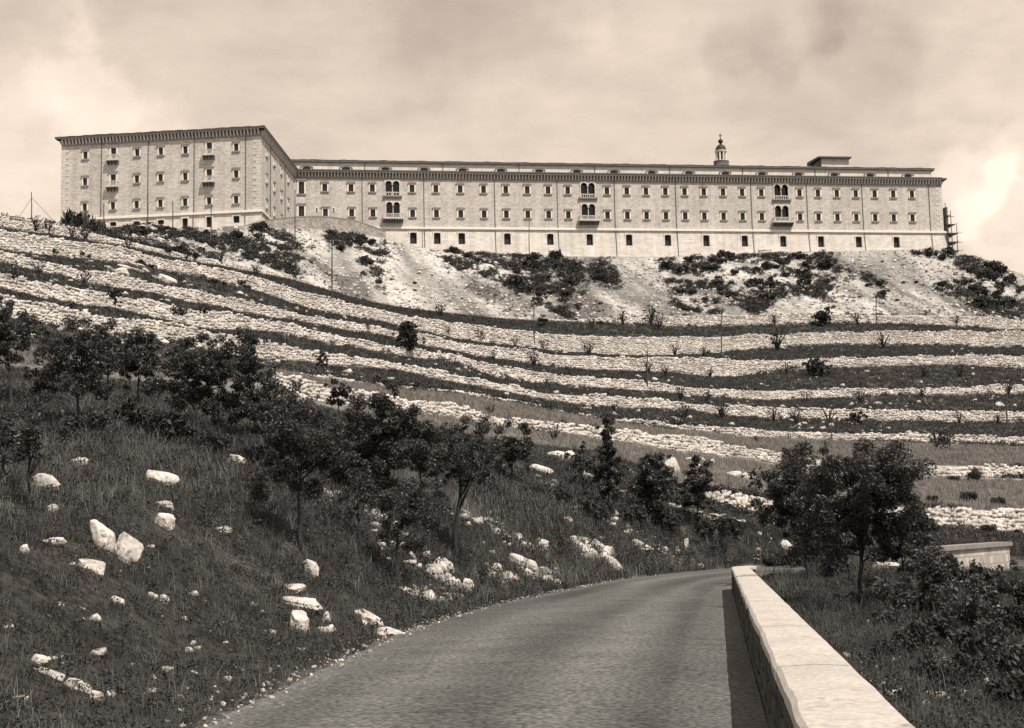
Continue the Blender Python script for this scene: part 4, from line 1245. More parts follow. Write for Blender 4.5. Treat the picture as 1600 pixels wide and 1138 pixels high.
RM = [rock_mesh(500 + i, strata=.05 if i % 3 == 0 else 0) for i in range(8)]
ROCKS = [  # centre x, y, width, height in the photo, tilt, label
 (68, 752, 40, 27, 0, 'white rounded boulder near the left edge under a young tree'),
 (118, 722, 34, 16, .1, 'greyish flat rock half sunk in grass near the left edge'),
 (248, 749, 52, 30, -.25, 'large white rounded boulder standing alone in the dark grass'),
 (252, 789, 27, 17, -.1, 'small pale rock directly above another white rock in the grass'),
 (256, 812, 32, 28, 0, 'white lumpy rock just below a smaller pale one'),
 (157, 836, 34, 50, .25, 'tall white egg-shaped boulder, left neighbour of the broad white boulder'),
 (196, 858, 46, 46, -.15, 'broad bright white boulder in the group at the left'),
 (142, 884, 46, 36, -.2, 'lowest white boulder of the group at the left, pitted on its left side'),
 (367, 720, 32, 24, .3, 'white rock on the slope below the row of young trees'),
 (347, 828, 32, 13, 0, 'low flat white stone in the middle of the dark slope'),
 (455, 919, 42, 14, 0, 'top white slab of the layered rock beside the road'),
 (464, 942, 72, 21, -.2, 'long white middle slab of the layered rock beside the road'),
 (467, 971, 30, 44, .1, 'upright wedge of white rock under the layered slabs'),
 (508, 966, 12, 20, -.4, 'narrow white splinter right of the layered slabs'),
 (486, 886, 20, 25, .3, 'small white block above the layered slabs'),
 (575, 968, 50, 36, -.5, 'jagged white rock close to the road bank'),
 (606, 988, 44, 16, 0, 'low hollowed rock lying right of the jagged roadside rock'),
 (80, 794, 18, 15, 0, 'fist-like pale stone below the rounded boulder at the left edge'),
 (80, 846, 40, 14, 0, 'low grey rock left of the white boulder group'),
 (36, 857, 14, 16, 0, 'small pale stone at the far left edge'),
 (181, 938, 26, 12, -.3, 'small grey stone below the white boulder group'),
 (236, 932, 18, 14, 0, 'left one of two small grey stones below the boulder group'),
 (256, 936, 14, 14, 0, 'right one of two small grey stones below the boulder group'),
 (704, 905, 60, 42, -.65, 'slanting pale outcrop on the bank under the tall thin tree'),
 (680, 895, 30, 26, -.5, 'left flank of the slanting outcrop under the thin tree'),
 (748, 815, 66, 17, -.25, 'long low ledge of pale rock on the slope beside the thin tree'),
 (838, 900, 62, 34, -.5, 'broad pale rock ledge just above the bend of the road'),
 (804, 873, 30, 20, -.5, 'pale rock up-slope of the ledge at the bend'),
 (928, 862, 66, 46, -.6, 'large weathered outcrop on the bank above the road bend'),
 (1000, 853, 40, 16, -.2, 'low grey rock right of the large weathered outcrop'),
 (660, 930, 60, 14, -.35, 'low broken ledge on the bank just above the road, centre'),
 (780, 900, 60, 22, -.5, 'broken pale ledge left of the broad ledge at the bend'),
 (820, 850, 60, 18, -.45, 'upper broken ledge on the bank above the bend'),
 (884, 812, 22, 11, -.1, 'small pale rock up-slope from the large outcrop'),
 (868, 712, 26, 18, 0, 'white rock by the dark pointed tree below the lower terraces'),
 (888, 712, 22, 20, 0, 'white block touching the rock by the pointed tree'),
 (845, 734, 44, 16, -.3, 'pale rock pile left of the small trees below the terraces'),
 (913, 742, 34, 14, -.2, 'low white rock beneath the small tree below the terraces'),
 (1050, 728, 26, 24, -.5, 'white slanting rock left of the flat slab below the terraces'),
 (1086, 717, 34, 11, 0, 'flat white slab lying below the lower terrace wall'),
 (1090, 730, 22, 12, 0, 'white rock tucked under the flat slab'),
 (1113, 722, 10, 12, 0, 'tiny white block beside the flat slab'),
 (1147, 742, 24, 14, 0, 'white rock left of the small sapling by the lower terrace'),
 (1168, 744, 20, 18, 0, 'rounded pale rock next to the sapling by the lower terrace'),
 (1092, 803, 44, 14, -.3, 'line of pale rock just below the nearest terrace wall'),
 (1140, 812, 60, 12, -.2, 'long pale rock ledge under the nearest terrace wall'),
 (1230, 852, 22, 12, -.4, 'pale rock in the grass left of the big roadside tree'),
 (1372, 630, 14, 9, 0, 'single white boulder lying on the dark terrace at the right'),
 (1563, 632, 13, 9, 0, 'white boulder on the dark terrace close to the right edge'),
 (1586, 634, 8, 6, 0, 'smaller white stone on the dark terrace at the right edge'),
 (225, 427, 62, 22, -.2, 'big craggy outcrop on the upper terrace at the left'),
 (186, 424, 22, 18, 0, 'rounded rock left of the craggy upper-terrace outcrop'),
 (262, 437, 30, 16, -.4, 'sloping rock right of the craggy upper-terrace outcrop'),
 (800, 588, 40, 16, -.3, 'heap of pale rock breaking the terrace wall in the middle'),
 (60, 1030, 34, 12, -.1, 'upper flat stone in the pale ledge at the bottom left corner'),
 (75, 1052, 52, 16, -.3, 'middle stone in the pale ledge at the bottom left corner'),
 (120, 1072, 44, 18, -.3, 'lower stone in the pale ledge at the bottom left corner'),
 (148, 1086, 22, 16, -.5, 'end stone of the pale ledge at the bottom left corner'),
 (30, 1092, 24, 10, 0, 'small stone at the very bottom left corner'),
 (1195, 392, 26, 16, 0, 'grey boulder mound against the foot of the abbey wall'),
 (1195, 905, 12, 6, 0, 'small white stone lying on the road beside the parapet'),
 (1565, 1080, 30, 11, -.4, 'pale rock in the dark grass at the lower right'),
 (1535, 1062, 18, 10, 0, 'small pale stone above the rock at the lower right'),
 (425, 988, 12, 14, -.4, 'thin grey stone between the layered slabs and the jagged rock'),
 (295, 1016, 14, 10, 0, 'small white stone in the grass above the verge'),
 (1560, 950, 20, 10, 0, 'pale stone under the bushes near the right edge'),
 (1395, 888, 46, 22, -.2, 'pale rocks glimpsed behind the big roadside tree'),
]
def outcrop(k, x, y, w_, h_, tilt, lab):
    """half-buried ledge of several fractured blocks, stepping along its slant"""
    p = hit(x, y + h_ * .3); mpp = p[1] / F_PX
    root = empty('rock_outcrop', tuple(p)); tag(root, lab, 'rock', 'limestone rocks on the hillside')
    n = 10
    for i in range(n):
        t = (i + .5) / n - .5 + random.uniform(-.08, .08)
        q = hit(x + t * w_ * 1.0, y + t * w_ * -tilt * .9 + random.uniform(-.28, .34) * h_)
        if q is None or abs(q[1] - p[1]) > 6: continue
        sx = w_ * mpp * random.uniform(.17, .36); sz = max(.07, h_ * mpp * random.uniform(.18, .38))
        place('rock', RM[(k + i) % 8], root, tuple(q - p + np.array([0, 0, sz * .25])), rot=(random.uniform(-.35, .35), -tilt * 1.1 + random.uniform(-.3, .3), random.uniform(-1.5, 1.5)), scale=(sx, sx * random.uniform(.6, 1), sz))


for k, (x, y, w_, h_, tilt, lab) in enumerate(ROCKS):
    p = hit(x, y + h_ * .42)
    if p is None: continue
    if w_ >= 58 and 'slab' not in lab or 'outcrop on the upper' in lab or 'heap' in lab:
        outcrop(k, x, y, w_, h_, tilt, lab); continue
    mpp = p[1] / F_PX
    sx, sz = w_ * mpp / 2, h_ * mpp / 2
    o = place('boulder', RM[k % 8], None, tuple(p + np.array([0, sx * .35, sz * .5])), rot=(random.uniform(-.2, .2), -tilt, random.uniform(-.5, .5)), scale=(sx * 1.2, max(sx, sz) * .9, sz * 1.4))
    tag(o, lab, 'rock', 'limestone rocks on the hillside')
# upright white kerb stone at the bend
p = hit(1073, 860); mpp = p[1] / F_PX; b = MB()
b.hexa([(-4 * mpp, -3 * mpp, -.1), (4 * mpp, -3 * mpp, -.1), (4 * mpp, 3 * mpp, -.1), (-4 * mpp, 3 * mpp, -.1), (-3.4 * mpp, -2.6 * mpp, 17 * mpp), (2.6 * mpp, -2.6 * mpp, 19 * mpp), (2.6 * mpp, 2.6 * mpp, 19 * mpp), (-3.4 * mpp, 2.6 * mpp, 17 * mpp)])
o = b.build('marker_stone', M_ROCK, None, tuple(p)); tag(o, 'small upright white marker stone beside the road bend', 'marker stone')

# small loose stones: near slope, terraces, scree
V3 = verts.reshape(NRW, NC, 3)


def scatter(r0_, r1_, c0_, c1_, n, size, name, m, label, keep=None, flat=.7):
    rr = rng.uniform(r0_, r1_ - 1.001, n); cc = rng.uniform(c0_, c1_, n); p = grid_pt(rr, cc)
    if keep is not None: k = keep(p); p = p[k]
    sz = rng.lognormal(math.log(size), .5, len(p)); sz = np.clip(sz, size * .4, size * 2.6)
    szs = np.stack([sz * rng.uniform(.8, 1.4, len(p)), sz * rng.uniform(.7, 1.2, len(p)), sz * flat * rng.uniform(.6, 1.1, len(p))], 1)
    e = np.stack([rng.normal(0, .3, len(p)), rng.normal(0, .3, len(p)), rng.uniform(0, 6.28, len(p))], 1)
    o = place(name, merged_stones(name, p + np.array([0, 0, 1]) * (szs[:, 2:3] * .2), szs, e, m)); tag(o, label, 'stones', kind='stuff')
    return o


c_l, c_r = pxc(-60), pxc(1660)
r0_, r1_ = band_rows['scree']
scatter(r0_ + 1, r1_, c_l, c_r, 6000, .27, 'scree_stones', M_STONE, 'loose pale rubble covering the slope below the abbey', flat=.8)
for key in 'EDCB':
    q0, q1 = band_rows[key]
    scatter(q0, q1, c_l, c_r, 420, .26, 'loose_stones', M_STONE, {'E': 'pale stones strewn on the terrace below the fifth wall', 'D': 'pale stones strewn on the terrace below the fourth wall',
            'C': 'pale stones strewn on the terrace below the third wall', 'B': 'pale stones strewn on the terrace below the second wall'}[key], keep=lambda p: vnoise(p * .12) > -.1)


def near_keep(thr, sc=.22):
    def f(p):
        d, _ = road_dist(p[:, 0], p[:, 1]); return (d > .5) & (fbm(p * sc + 3, 3) > thr)
    return f


c_mid = pxc(1240)
scatter(2, 60, c_l, pxc(800), 380, .05, 'slope_stones', M_ROCK, 'small white stones scattered over the near left slope', keep=near_keep(.05))
scatter(40, 97, pxc(500), pxc(1200), 2200, .14, 'bank_stones', M_ROCK, 'white stones scattered over the bank above the road bend', keep=near_keep(.12))
scatter(20, 97, pxc(1290), c_r, 500, .055, 'verge_stones', M_ROCK, 'pale stones in the grass right of the parapet', keep=near_keep(.1))
# gravel along the left road edge
n = 1500; i = np.clip((rng.random(n) ** 1.6 * 150).astype(int), 0, 149); lat = rng.normal(.12, .3, n)
dirn = (LE - RE) / np.linalg.norm(LE - RE, axis=1)[:, None]
gp = np.concatenate([LE[i] + dirn[i] * lat[:, None], (zroad(LE[i, 1]) + .0 + np.where(lat < 0, .012, .02))[:, None]], 1) + np.concatenate([rng.uniform(-.12, .12, (n, 2)), np.zeros((n, 1))], 1)
gs = np.clip(rng.lognormal(math.log(.022), .45, n), .01, .07)[:, None] * rng.uniform(.7, 1.2, (n, 3))
tag(place('road_gravel', merged_stones('road_gravel', gp, gs, rng.uniform(0, 6.28, (n, 3)), M_GRAVEL)), 'loose gravel along the left edge of the road', 'gravel', kind='stuff')


# ------------------------------------------------------------------ plants
def leaf_cloud(centres, radii, n_each, size, g, squash=.8, up=.3):
    """quads for leaves; returns (verts, faces)"""
    P_ = []
    for c, r, n in zip(centres, radii, n_each):
        d = g.normal(size=(n, 3)); d /= np.linalg.norm(d, axis=1)[:, None]
        rad = r * g.random(n) ** .45
        P_.append(np.array(c) + d * rad[:, None] * np.array([1, 1, squash]))
    p = np.concatenate(P_); n = len(p)
    nz = g.normal(size=(n, 3)); nz[:, 2] = np.abs(nz[:, 2]) + up; nz /= np.linalg.norm(nz, axis=1)[:, None]
    t = np.cross(nz, g.normal(size=(n, 3))); t /= np.linalg.norm(t, axis=1)[:, None]; b_ = np.cross(nz, t)
    s_ = size * g.uniform(.5, 1.5, n)[:, None]
    v = np.stack([p - t * s_, p - b_ * s_ * .45, p + t * s_, p + b_ * s_ * .45], 1).reshape(-1, 3)
    f = np.arange(n * 4).reshape(-1, 4)
    return v, f


def tree(label, px, py, x0, x1, y0, y1, name='young_tree', dens_=1.0, bend=0.0, forks=5, pointed=False, trunk_w=.05, group='young trees on the slopes', bushy=False, depth=None, seed=None, open_=0.0):
    g = np.random.default_rng(seed if seed is not None else abs(hash((px, py))) % 100000)
    p = hit(px, py)
    if depth: q = P(px, py, depth); p = drop(q[0], q[1])
    d = p[1]; mpp = d / F_PX
    root = empty(name, tuple(p)); tag(root, label, 'bush' if bushy else 'tree', group, 'thing')
    cxp, czp = (x0 + x1) / 2, (y0 + y1) / 2
    C = P(cxp, czp, d) - p; rx = (x1 - x0) / 2 * mpp * 1.06; rz_ = (y1 - y0) / 2 * mpp * 1.06; ry = rx * .9
    # clumps over the crown's volume, fuller outside, uneven
    nC = int(52 * max(.6, min(3.0, rx * rz_ / 1.0)) ** .85)
    cs, rs, ns = [], [], []
    leaf = max(.034, .00108 * d)
    for i in range(nC):
        dd = g.normal(size=3); dd /= np.linalg.norm(dd); r = g.random() ** .36
        q = dd * r
        if pointed: q[0] *= (1 - q[2]) * .62 + .12; q[1] *= (1 - q[2]) * .62 + .12
        q = q * np.array([rx, ry, rz_]) * (1 + .30 * g.normal())
        cr = (.11 + .19 * g.random() ** 1.6) * min(rx, rz_) * (1 if not pointed else .8)
        cs.append(C + q * np.array([1.0, 1.0, .95])); rs.append(cr); ns.append(int(max(14, min(620, dens_ * 1.25 * cr ** 2 * 6 / (leaf ** 2 * .9)))))
    v, f = leaf_cloud(cs, rs, ns, leaf, g)
    cm = np_mesh('crown', v, f, M_LEAF); place('crown', cm, root)
    # trunk and limbs
    H_ = C[2]; r0 = trunk_w * max(.6, H_ / 2.2)
    nseg = 6; tp = []
    for i in range(nseg + 1):
        t = i / nseg; tp.append(np.array([C[0] * t ** 1.3 + bend * math.sin(math.pi * t) + .03 * g.normal() * (0 < i < nseg), C[1] * t, -.15 + (H_ + .15) * t]))
    b = MB(); b.tube(tp, list(np.linspace(r0, r0 * .45, nseg + 1)), 8); b.build('trunk', M_BARK, root, smooth=True)
    for i in range(int(forks * 1.8)):
        k = int(g.integers(0, len(cs))); t = g.uniform(.45, .9); i0 = min(int(t * nseg), nseg - 1); s0 = tp[i0] + (tp[i0 + 1] - tp[i0]) * (t * nseg - i0); e0_ = cs[k]
        mid = (s0 + e0_) / 2 + np.array([0, 0, .12 * np.linalg.norm(e0_ - s0)]) + g.normal(size=3) * .04
        b = MB(); b.tube([s0, mid, e0_], [r0 * .42, r0 * .26, r0 * .08], 6); b.build('limb', M_BARK, root, smooth=True)
    return root


TREES = [
 ('dark tree cut by the left edge of the picture', 18, 640, -40, 56, 452, 575, {}),
 ('young tree with curved trunk, second from the left edge', 128, 668, 72, 182, 498, 622, dict(bend=-.12)),
 ('slim young tree between the curved-trunk tree and the broad clump', 212, 640, 176, 262, 515, 612, {}),
 ('broad young tree in the clump at the left with leaning trunk', 345, 705, 258, 385, 520, 645, dict(bend=.05, dens_=1.1)),
 ('dark young tree behind the leaning one in the left clump', 312, 670, 250, 330, 545, 640, {}),
 ('rightmost young tree of the left clump', 400, 690, 352, 440, 540, 660, dict(dens_=1.1)),
 ('thin-stemmed leafy sapling in front of the left edge trees', 45, 800, -8, 96, 612, 735, dict(dens_=.7)),
 ('tall wide tree left of centre with its trunk in the dark grass', 468, 858, 395, 540, 618, 775, dict(dens_=1.0)),
 ('dense tree left of centre with a rounded dark top', 605, 800, 545, 668, 605, 760, dict(dens_=1.15)),
 ('small round-headed tree standing alone before a terrace wall', 530, 660, 504, 549, 590, 637, dict(dens_=1.4, trunk_w=.06)),
 ('tall thin tree with a long bare trunk at the centre', 713, 882, 672, 770, 655, 775, dict(dens_=.8)),
 ('low dark bushy tree in front of the central thin tree', 615, 912, 578, 685, 745, 845, dict(dens_=1.1)),
 ('narrow dark tree just right of the tall thin one', 800, 760, 772, 828, 667, 745, dict(dens_=1.3)),
 ('dark pointed tree rising above the lower terrace', 950, 800, 918, 985, 648, 795, dict(pointed=True, dens_=1.5)),
 ('small tree left of the dark pointed tree', 906, 768, 888, 926, 684, 750, dict(dens_=1.3)),
 ('bushy tree right of the dark pointed tree', 1020, 815, 982, 1058, 712, 805, dict(dens_=1.2)),
 ('dark round tree above the road bend', 1092, 825, 1062, 1118, 728, 803, dict(dens_=1.5)),
 ('little sapling by the rocks under the lower terrace wall', 1181, 785, 1165, 1197, 728, 768, dict(dens_=1.0)),
 ('big dense tree on the right beside the parapet', 1345, 968, 1255, 1440, 672, 915, dict(dens_=1.35, trunk_w=.055, forks=9, depth=33)),
 ('leafy tree filling the right flank of the big roadside tree', 1405, 955, 1370, 1462, 750, 915, dict(dens_=1.3, depth=35)),
 ('multi-stemmed tree merging with the left side of the big tree', 1262, 878, 1200, 1312, 702, 855, dict(dens_=1.4, depth=48, forks=7)),
 ('low spreading tree at the lower right of the big tree', 1440, 992, 1385, 1505, 860, 965, dict(dens_=.9, bend=-.1, depth=27)),
 ('small forked tree near the right edge below the masonry wall', 1517, 1040, 1470, 1565, 900, 1010, dict(dens_=.9, depth=23)),
 ('dark shrub-like tree cut by the right edge', 1590, 1010, 1545, 1640, 880, 985, dict(dens_=1.0, depth=26)),
 ('leafy tree filling the gap right of the left clump', 428, 742, 382, 472, 600, 722, {}),
 ('leafy tree just right of the tall wide tree', 545, 768, 498, 602, 655, 758, dict(dens_=1.0)),
 ('tree between the dense rounded tree and the tall thin tree', 655, 800, 618, 704, 645, 752, dict(dens_=.9)),
 ('small leafy tree left of the narrow dark tree', 755, 775, 734, 792, 678, 748, dict(dens_=.9)),
 ('tree behind the curved-trunk tree, close to the left edge', 85, 640, 45, 118, 520, 622, {}),
 ('tree behind the slim young one, before the pale terrace wall', 170, 620, 138, 205, 500, 590, {}),
 ('low leafy tree at the left edge below the cut tree', 5, 760, -30, 50, 640, 720, {}),
 ('thin-stemmed tree on the bank left of the layered slabs', 560, 850, 520, 600, 740, 812, dict(dens_=.6)),
 ('small dark tree standing on the middle terraces', 637, 556, 619, 656, 504, 547, dict(dens_=1.4, trunk_w=.06, group='small trees on the terraces')),
 ('dark sapling on the terrace at the left, above the young trees', 181, 490, 170, 192, 445, 478, dict(dens_=1.0, group='small trees on the terraces')),
 ('small sapling right of the broad left clump on the terrace', 505, 580, 496, 514, 548, 574, dict(dens_=1.2, group='small trees on the terraces')),
 ('dark bush growing out of the terrace wall at the right', 1285, 510, 1274, 1297, 484, 507, dict(dens_=1.2, group='small trees on the terraces')),
 ('dark bush breaking the third wall at the right', 1337, 665, 1322, 1352, 642, 660, dict(dens_=1.2, group='small trees on the terraces')),
 ('dark bush on the terrace edge at centre right', 1276, 588, 1260, 1294, 560, 588, dict(dens_=1.2, group='small trees on the terraces')),
]
for k, (lab, px, py, x0, x1, y0, y1, kw) in enumerate(TREES): tree(lab, px, py, x0, x1, y0, y1, seed=900 + k, **kw)


ORD = ['leftmost', 'second from left', 'third from left', 'fourth from left', 'fifth from left', 'sixth from left', 'seventh from left', 'eighth from left', 'ninth from left', 'tenth from left',
       'eleventh from left', 'twelfth from left', 'thirteenth from left']


# scrub: shared foliage meshes on short stems
def scrub_mesh(seed, n_cl=11, size=.16, n=70):
    g = np.random.default_rng(seed); cs, rs, ns = [], [], []
    for i in range(n_cl):
        a = g.uniform(0, 6.28); r = g.random() ** .6; cs.append((math.cos(a) * r * .8, math.sin(a) * r * .8, .28 + .45 * g.random() * (1 - .6 * r))); rs.append(g.uniform(.22, .42)); ns.append(n)
    v, f = leaf_cloud(cs, rs, ns, size, g, .85)
    v[:, 2] = np.maximum(v[:, 2], -.1)
    return np_mesh('bush_foliage', v, f, M_SCRUB)


SB_FAR = [scrub_mesh(40 + i, 10, .17, 34) for i in range(7)]
SB_NEAR = [scrub_mesh(60 + i, 14, .085, 130) for i in range(5)]
stem_b = MB()
for a in range(5): stem_b.tube([(0, 0, -.2), (.25 * math.cos(a * 1.3), .25 * math.sin(a * 1.3), .35), (.5 * math.cos(a * 1.3), .5 * math.sin(a * 1.3), .6)], [.05, .035, .015], 5)
STEM = stem_b.mesh('stems', M_BARK)


def bush(p, w_, h_, label, group, meshes, name='bush'):
    root = empty(name, tuple(p), random.uniform(0, 6.28)); root.scale = (w_ / 2, w_ / 2, h_)
    tag(root, label, 'bush', group, 'thing')
    place('foliage', random.choice(meshes), root); place('stems', STEM, root)


def in_poly(x, y, poly):
    x = np.asarray(x); y = np.asarray(y); r = np.zeros(x.shape, bool); j = len(poly) - 1
    for i in range(len(poly)):
        c = ((poly[i][1] > y) != (poly[j][1] > y)) & (x < (poly[j][0] - poly[i][0]) * (y - poly[i][1]) / ((poly[j][1] - poly[i][1]) or 1e-9) + poly[i][0]); r ^= c; j = i
    return r


def patch(poly, n, w_px, label, group):
    """bushes spread over a photo polygon on the slope"""
    n = max(3, int(round(n * .28))) if w_px > 8 else n; w_px *= 1.35 if w_px > 8 else 1
    poly = np.array(poly, float); xa, ya = poly.min(0); xb, yb = poly.max(0); k = 0; tries = 0; found = []
    while k < n and tries < n * 40:
        tries += 1; x, y = random.uniform(xa, xb), random.uniform(ya, yb)
        ins = False; j = len(poly) - 1
        for i in range(len(poly)):
            if (poly[i, 1] > y) != (poly[j, 1] > y) and x < (poly[j, 0] - poly[i, 0]) * (y - poly[i, 1]) / (poly[j, 1] - poly[i, 1]) + poly[i, 0]: ins = not ins
            j = i
        if not ins: continue
        p = hit(x, y)
        if p is None or p[1] > 315: continue
        mpp = p[1] / F_PX; w_ = w_px * mpp * random.uniform(.6, 1.5); h_ = w_ * random.uniform(.42, .68)
        found.append((x, p, w_, h_)); k += 1
    found.sort(key=lambda q: q[0])
    for i, (x, p, w_, h_) in enumerate(found):
        bush(p, w_, h_, label + (', ' + (ORD[i] if i < len(found) - 1 else 'rightmost') if len(found) <= 9 else ''), group, SB_FAR)


PATCHES = [
 ([(165, 368), (200, 358), (250, 357), (335, 364), (345, 395), (320, 410), (250, 392)], 34, 17, 'dark bush on the mound below the wing front', 'bushes below the wing'),
 ([(345, 362), (385, 352), (440, 362), (470, 395), (455, 428), (410, 412), (370, 395)], 34, 17, 'dark bush in the scrub below the corner of the wing', 'bushes below the wing corner'),
 ([(500, 362), (560, 362), (600, 378), (600, 395), (590, 440), (565, 425), (530, 390)], 30, 13, 'dark bush in the strip running down from the rampart', 'bushes below the rampart'),
 ([(690, 395), (720, 392), (735, 405), (720, 425), (700, 410)], 9, 14, 'dark bush in the small patch left of the large central scrub', 'bushes left of the central scrub'),
 ([(740, 400), (800, 395), (890, 402), (905, 425), (880, 470), (885, 492), (840, 480), (790, 445), (735, 425)], 70, 16, 'dark bush in the large central scrub below the long front', 'bushes of the central scrub'),
 ([(905, 402), (960, 402), (965, 445), (930, 440)], 10, 11, 'small dark bush right of the central scrub', 'bushes right of the central scrub'),
 ([(1030, 402), (1100, 400), (1130, 440), (1125, 490), (1060, 480), (1045, 450)], 32, 14, 'dark bush at the left of the big right-hand scrub', 'bushes left of the big right scrub'),
 ([(1110, 402), (1190, 394), (1305, 396), (1300, 440), (1280, 465), (1230, 460), (1190, 485), (1120, 470)], 95, 17, 'dark bush in the big scrub below the right half of the front', 'bushes of the big right scrub'),
 ([(1348, 428), (1362, 432), (1392, 460), (1380, 466), (1352, 448)], 8, 14, 'dark bush in the isolated patch on the right-hand rubble slope', 'bushes in the isolated right patch'),
 ([(1430, 394), (1500, 394), (1550, 410), (1600, 440), (1600, 470), (1560, 450), (1500, 420), (1440, 408)], 48, 17, 'dark bush along the hilltop rim right of the abbey', 'bushes along the right rim'),
 ([(1455, 446), (1520, 440), (1575, 470), (1590, 495), (1560, 497), (1500, 470)], 40, 15, 'dark bush in the wedge of scrub low on the right slope', 'bushes of the low right wedge'),
 ([(1520, 420), (1600, 455), (1600, 495), (1540, 450)], 20, 12, 'small bush among rubble at the right edge of the hill', 'bushes at the right edge'),
 ([(60, 395), (150, 398), (260, 418), (280, 440), (200, 412), (100, 405)], 20, 13, 'dark bush on the upper terrace at the left', 'bushes on the upper left terrace'),
 ([(280, 430), (400, 450), (470, 480), (400, 462), (300, 440)], 16, 11, 'dark bush on the upper terrace below the wing scrub', 'bushes on the terrace below the wing'),
 ([(830, 500), (960, 502), (970, 512), (850, 515)], 14, 11, 'dark bush along the strip at the foot of the central slope', 'bushes at the foot of the slope'),
 ([(600, 425), (800, 440), (1000, 470), (1000, 490), (700, 480), (620, 460)], 14, 7, 'tiny bush dotting the bare central rubble slope', 'tiny bushes on the bare slope'),
 ([(1300, 400), (1430, 400), (1500, 480), (1300, 485)], 14, 7, 'tiny bush dotting the bare right rubble slope', 'tiny bushes on the right slope'),
]
for a in PATCHES: patch(*a)
for x, wpx, ytop, lab in ((122, 44, 336, 'big dark round bush against the left foot of the wing'), (148, 36, 341, 'smaller dark bush right of the round one at the foot of the wing')):
    q = P(x, 366, 246); q = drop(q[0], q[1]); top = P(x, ytop, q[1])[2]
    bush(q - np.array([0, 0, .4]), wpx * 1.35 * q[1] / F_PX, (top - q[2]) * 1.5, lab, 'bushes at the left foot of the wing', SB_FAR)


# near bushes right of the parapet and on the bank
def near_bushes(spots, label0, group):
    spots = sorted(spots)
    for ki, (x, y, w_) in enumerate(spots):
        label = label0 + (', ' + (ORD[ki] if ki < len(spots) - 1 else 'rightmost') if len(spots) > 1 else '')
        p = hit(x, y)
        if p is None: continue
        mpp = p[1] / F_PX; bush(p, w_ * mpp, w_ * mpp * random.uniform(.5, .8), label, group, SB_NEAR)


near_bushes([(1470, 1010, 90), (1530, 1030, 100), (1585, 1060, 110), (1430, 1020, 80), (1500, 1075, 90), (1580, 1110, 110), (1390, 1030, 60), (1450, 1080, 80)], 'dark bush on the bank at the lower right', 'bushes at the lower right')
near_bushes([(1210, 885, 40), (1240, 890, 46), (1275, 895, 50), (1310, 905, 50), (1300, 870, 60)], 'low bush behind the far end of the parapet', 'bushes behind the parapet end')
near_bushes([(1400, 940, 70), (1460, 960, 80), (1390, 985, 70), (1330, 950, 60), (1500, 985, 80)], 'dense bush below the big roadside tree', 'bushes below the big tree')
near_bushes([(1540, 930, 80), (1590, 940, 90), (1480, 925, 80), (1560, 985, 90), (1430, 905, 70), (1600, 1000, 90), (1500, 900, 60)], 'dense bush between the masonry wall and the right edge', 'bushes near the right edge')
near_bushes([(1560, 895, 34), (1470, 893, 60), (1500, 897, 56)], 'small bush in front of the pale masonry wall', 'bushes before the masonry wall')
near_bushes([(880, 790, 50), (930, 815, 60), (985, 820, 60), (1040, 830, 60), (1100, 840, 50), (1150, 838, 40), (830, 780, 40)], 'low dark bush on the bank below the pointed tree', 'bushes on the bank at the bend')
near_bushes([(130, 680, 80), (200, 670, 70), (270, 690, 90), (330, 715, 70), (90, 690, 60)], 'low dark bush at the feet of the left clump of trees', 'bushes under the left trees')
near_bushes([(520, 760, 70), (560, 740, 70), (430, 760, 60), (540, 700, 80), (480, 680, 70), (640, 860, 50), (690, 790, 40), (730, 760, 50), (770, 745, 40)], 'low dark bush among the trees at centre left', 'bushes among the centre trees')
near_bushes([(1310, 822, 20), (1545, 835, 26), (1490, 832, 18), (1590, 838, 20), (1440, 826, 22)], 'small bush at the foot of the nearest terrace wall', 'bushes at the nearest terrace wall')
near_bushes([(1457, 785, 26), (1514, 785, 28), (1560, 790, 24), (1525, 752, 30), (1490, 754, 22)], 'spiky shrub in the pale grass of the lowest terrace', 'shrubs in the lowest hay terrace')


# bare saplings along the terraces
def sapling_mesh(seed):
    g = np.random.default_rng(seed); b = MB()
    for i in range(8):
        a = g.uniform(0, 6.28); sp = g.uniform(.1, .55); h_ = g.uniform(.6, 1.0)
        b.tube([(0, 0, -.05), (math.cos(a) * sp * .4, math.sin(a) * sp * .4, h_ * .5), (math.cos(a) * sp, math.sin(a) * sp, h_)], [.045, .03, .015], 4)
    return b.mesh('sprouts', M_BARK), np_mesh('leaves', *leaf_cloud([(0, 0, .65)], [.5], [55], .085, g), M_LEAF)


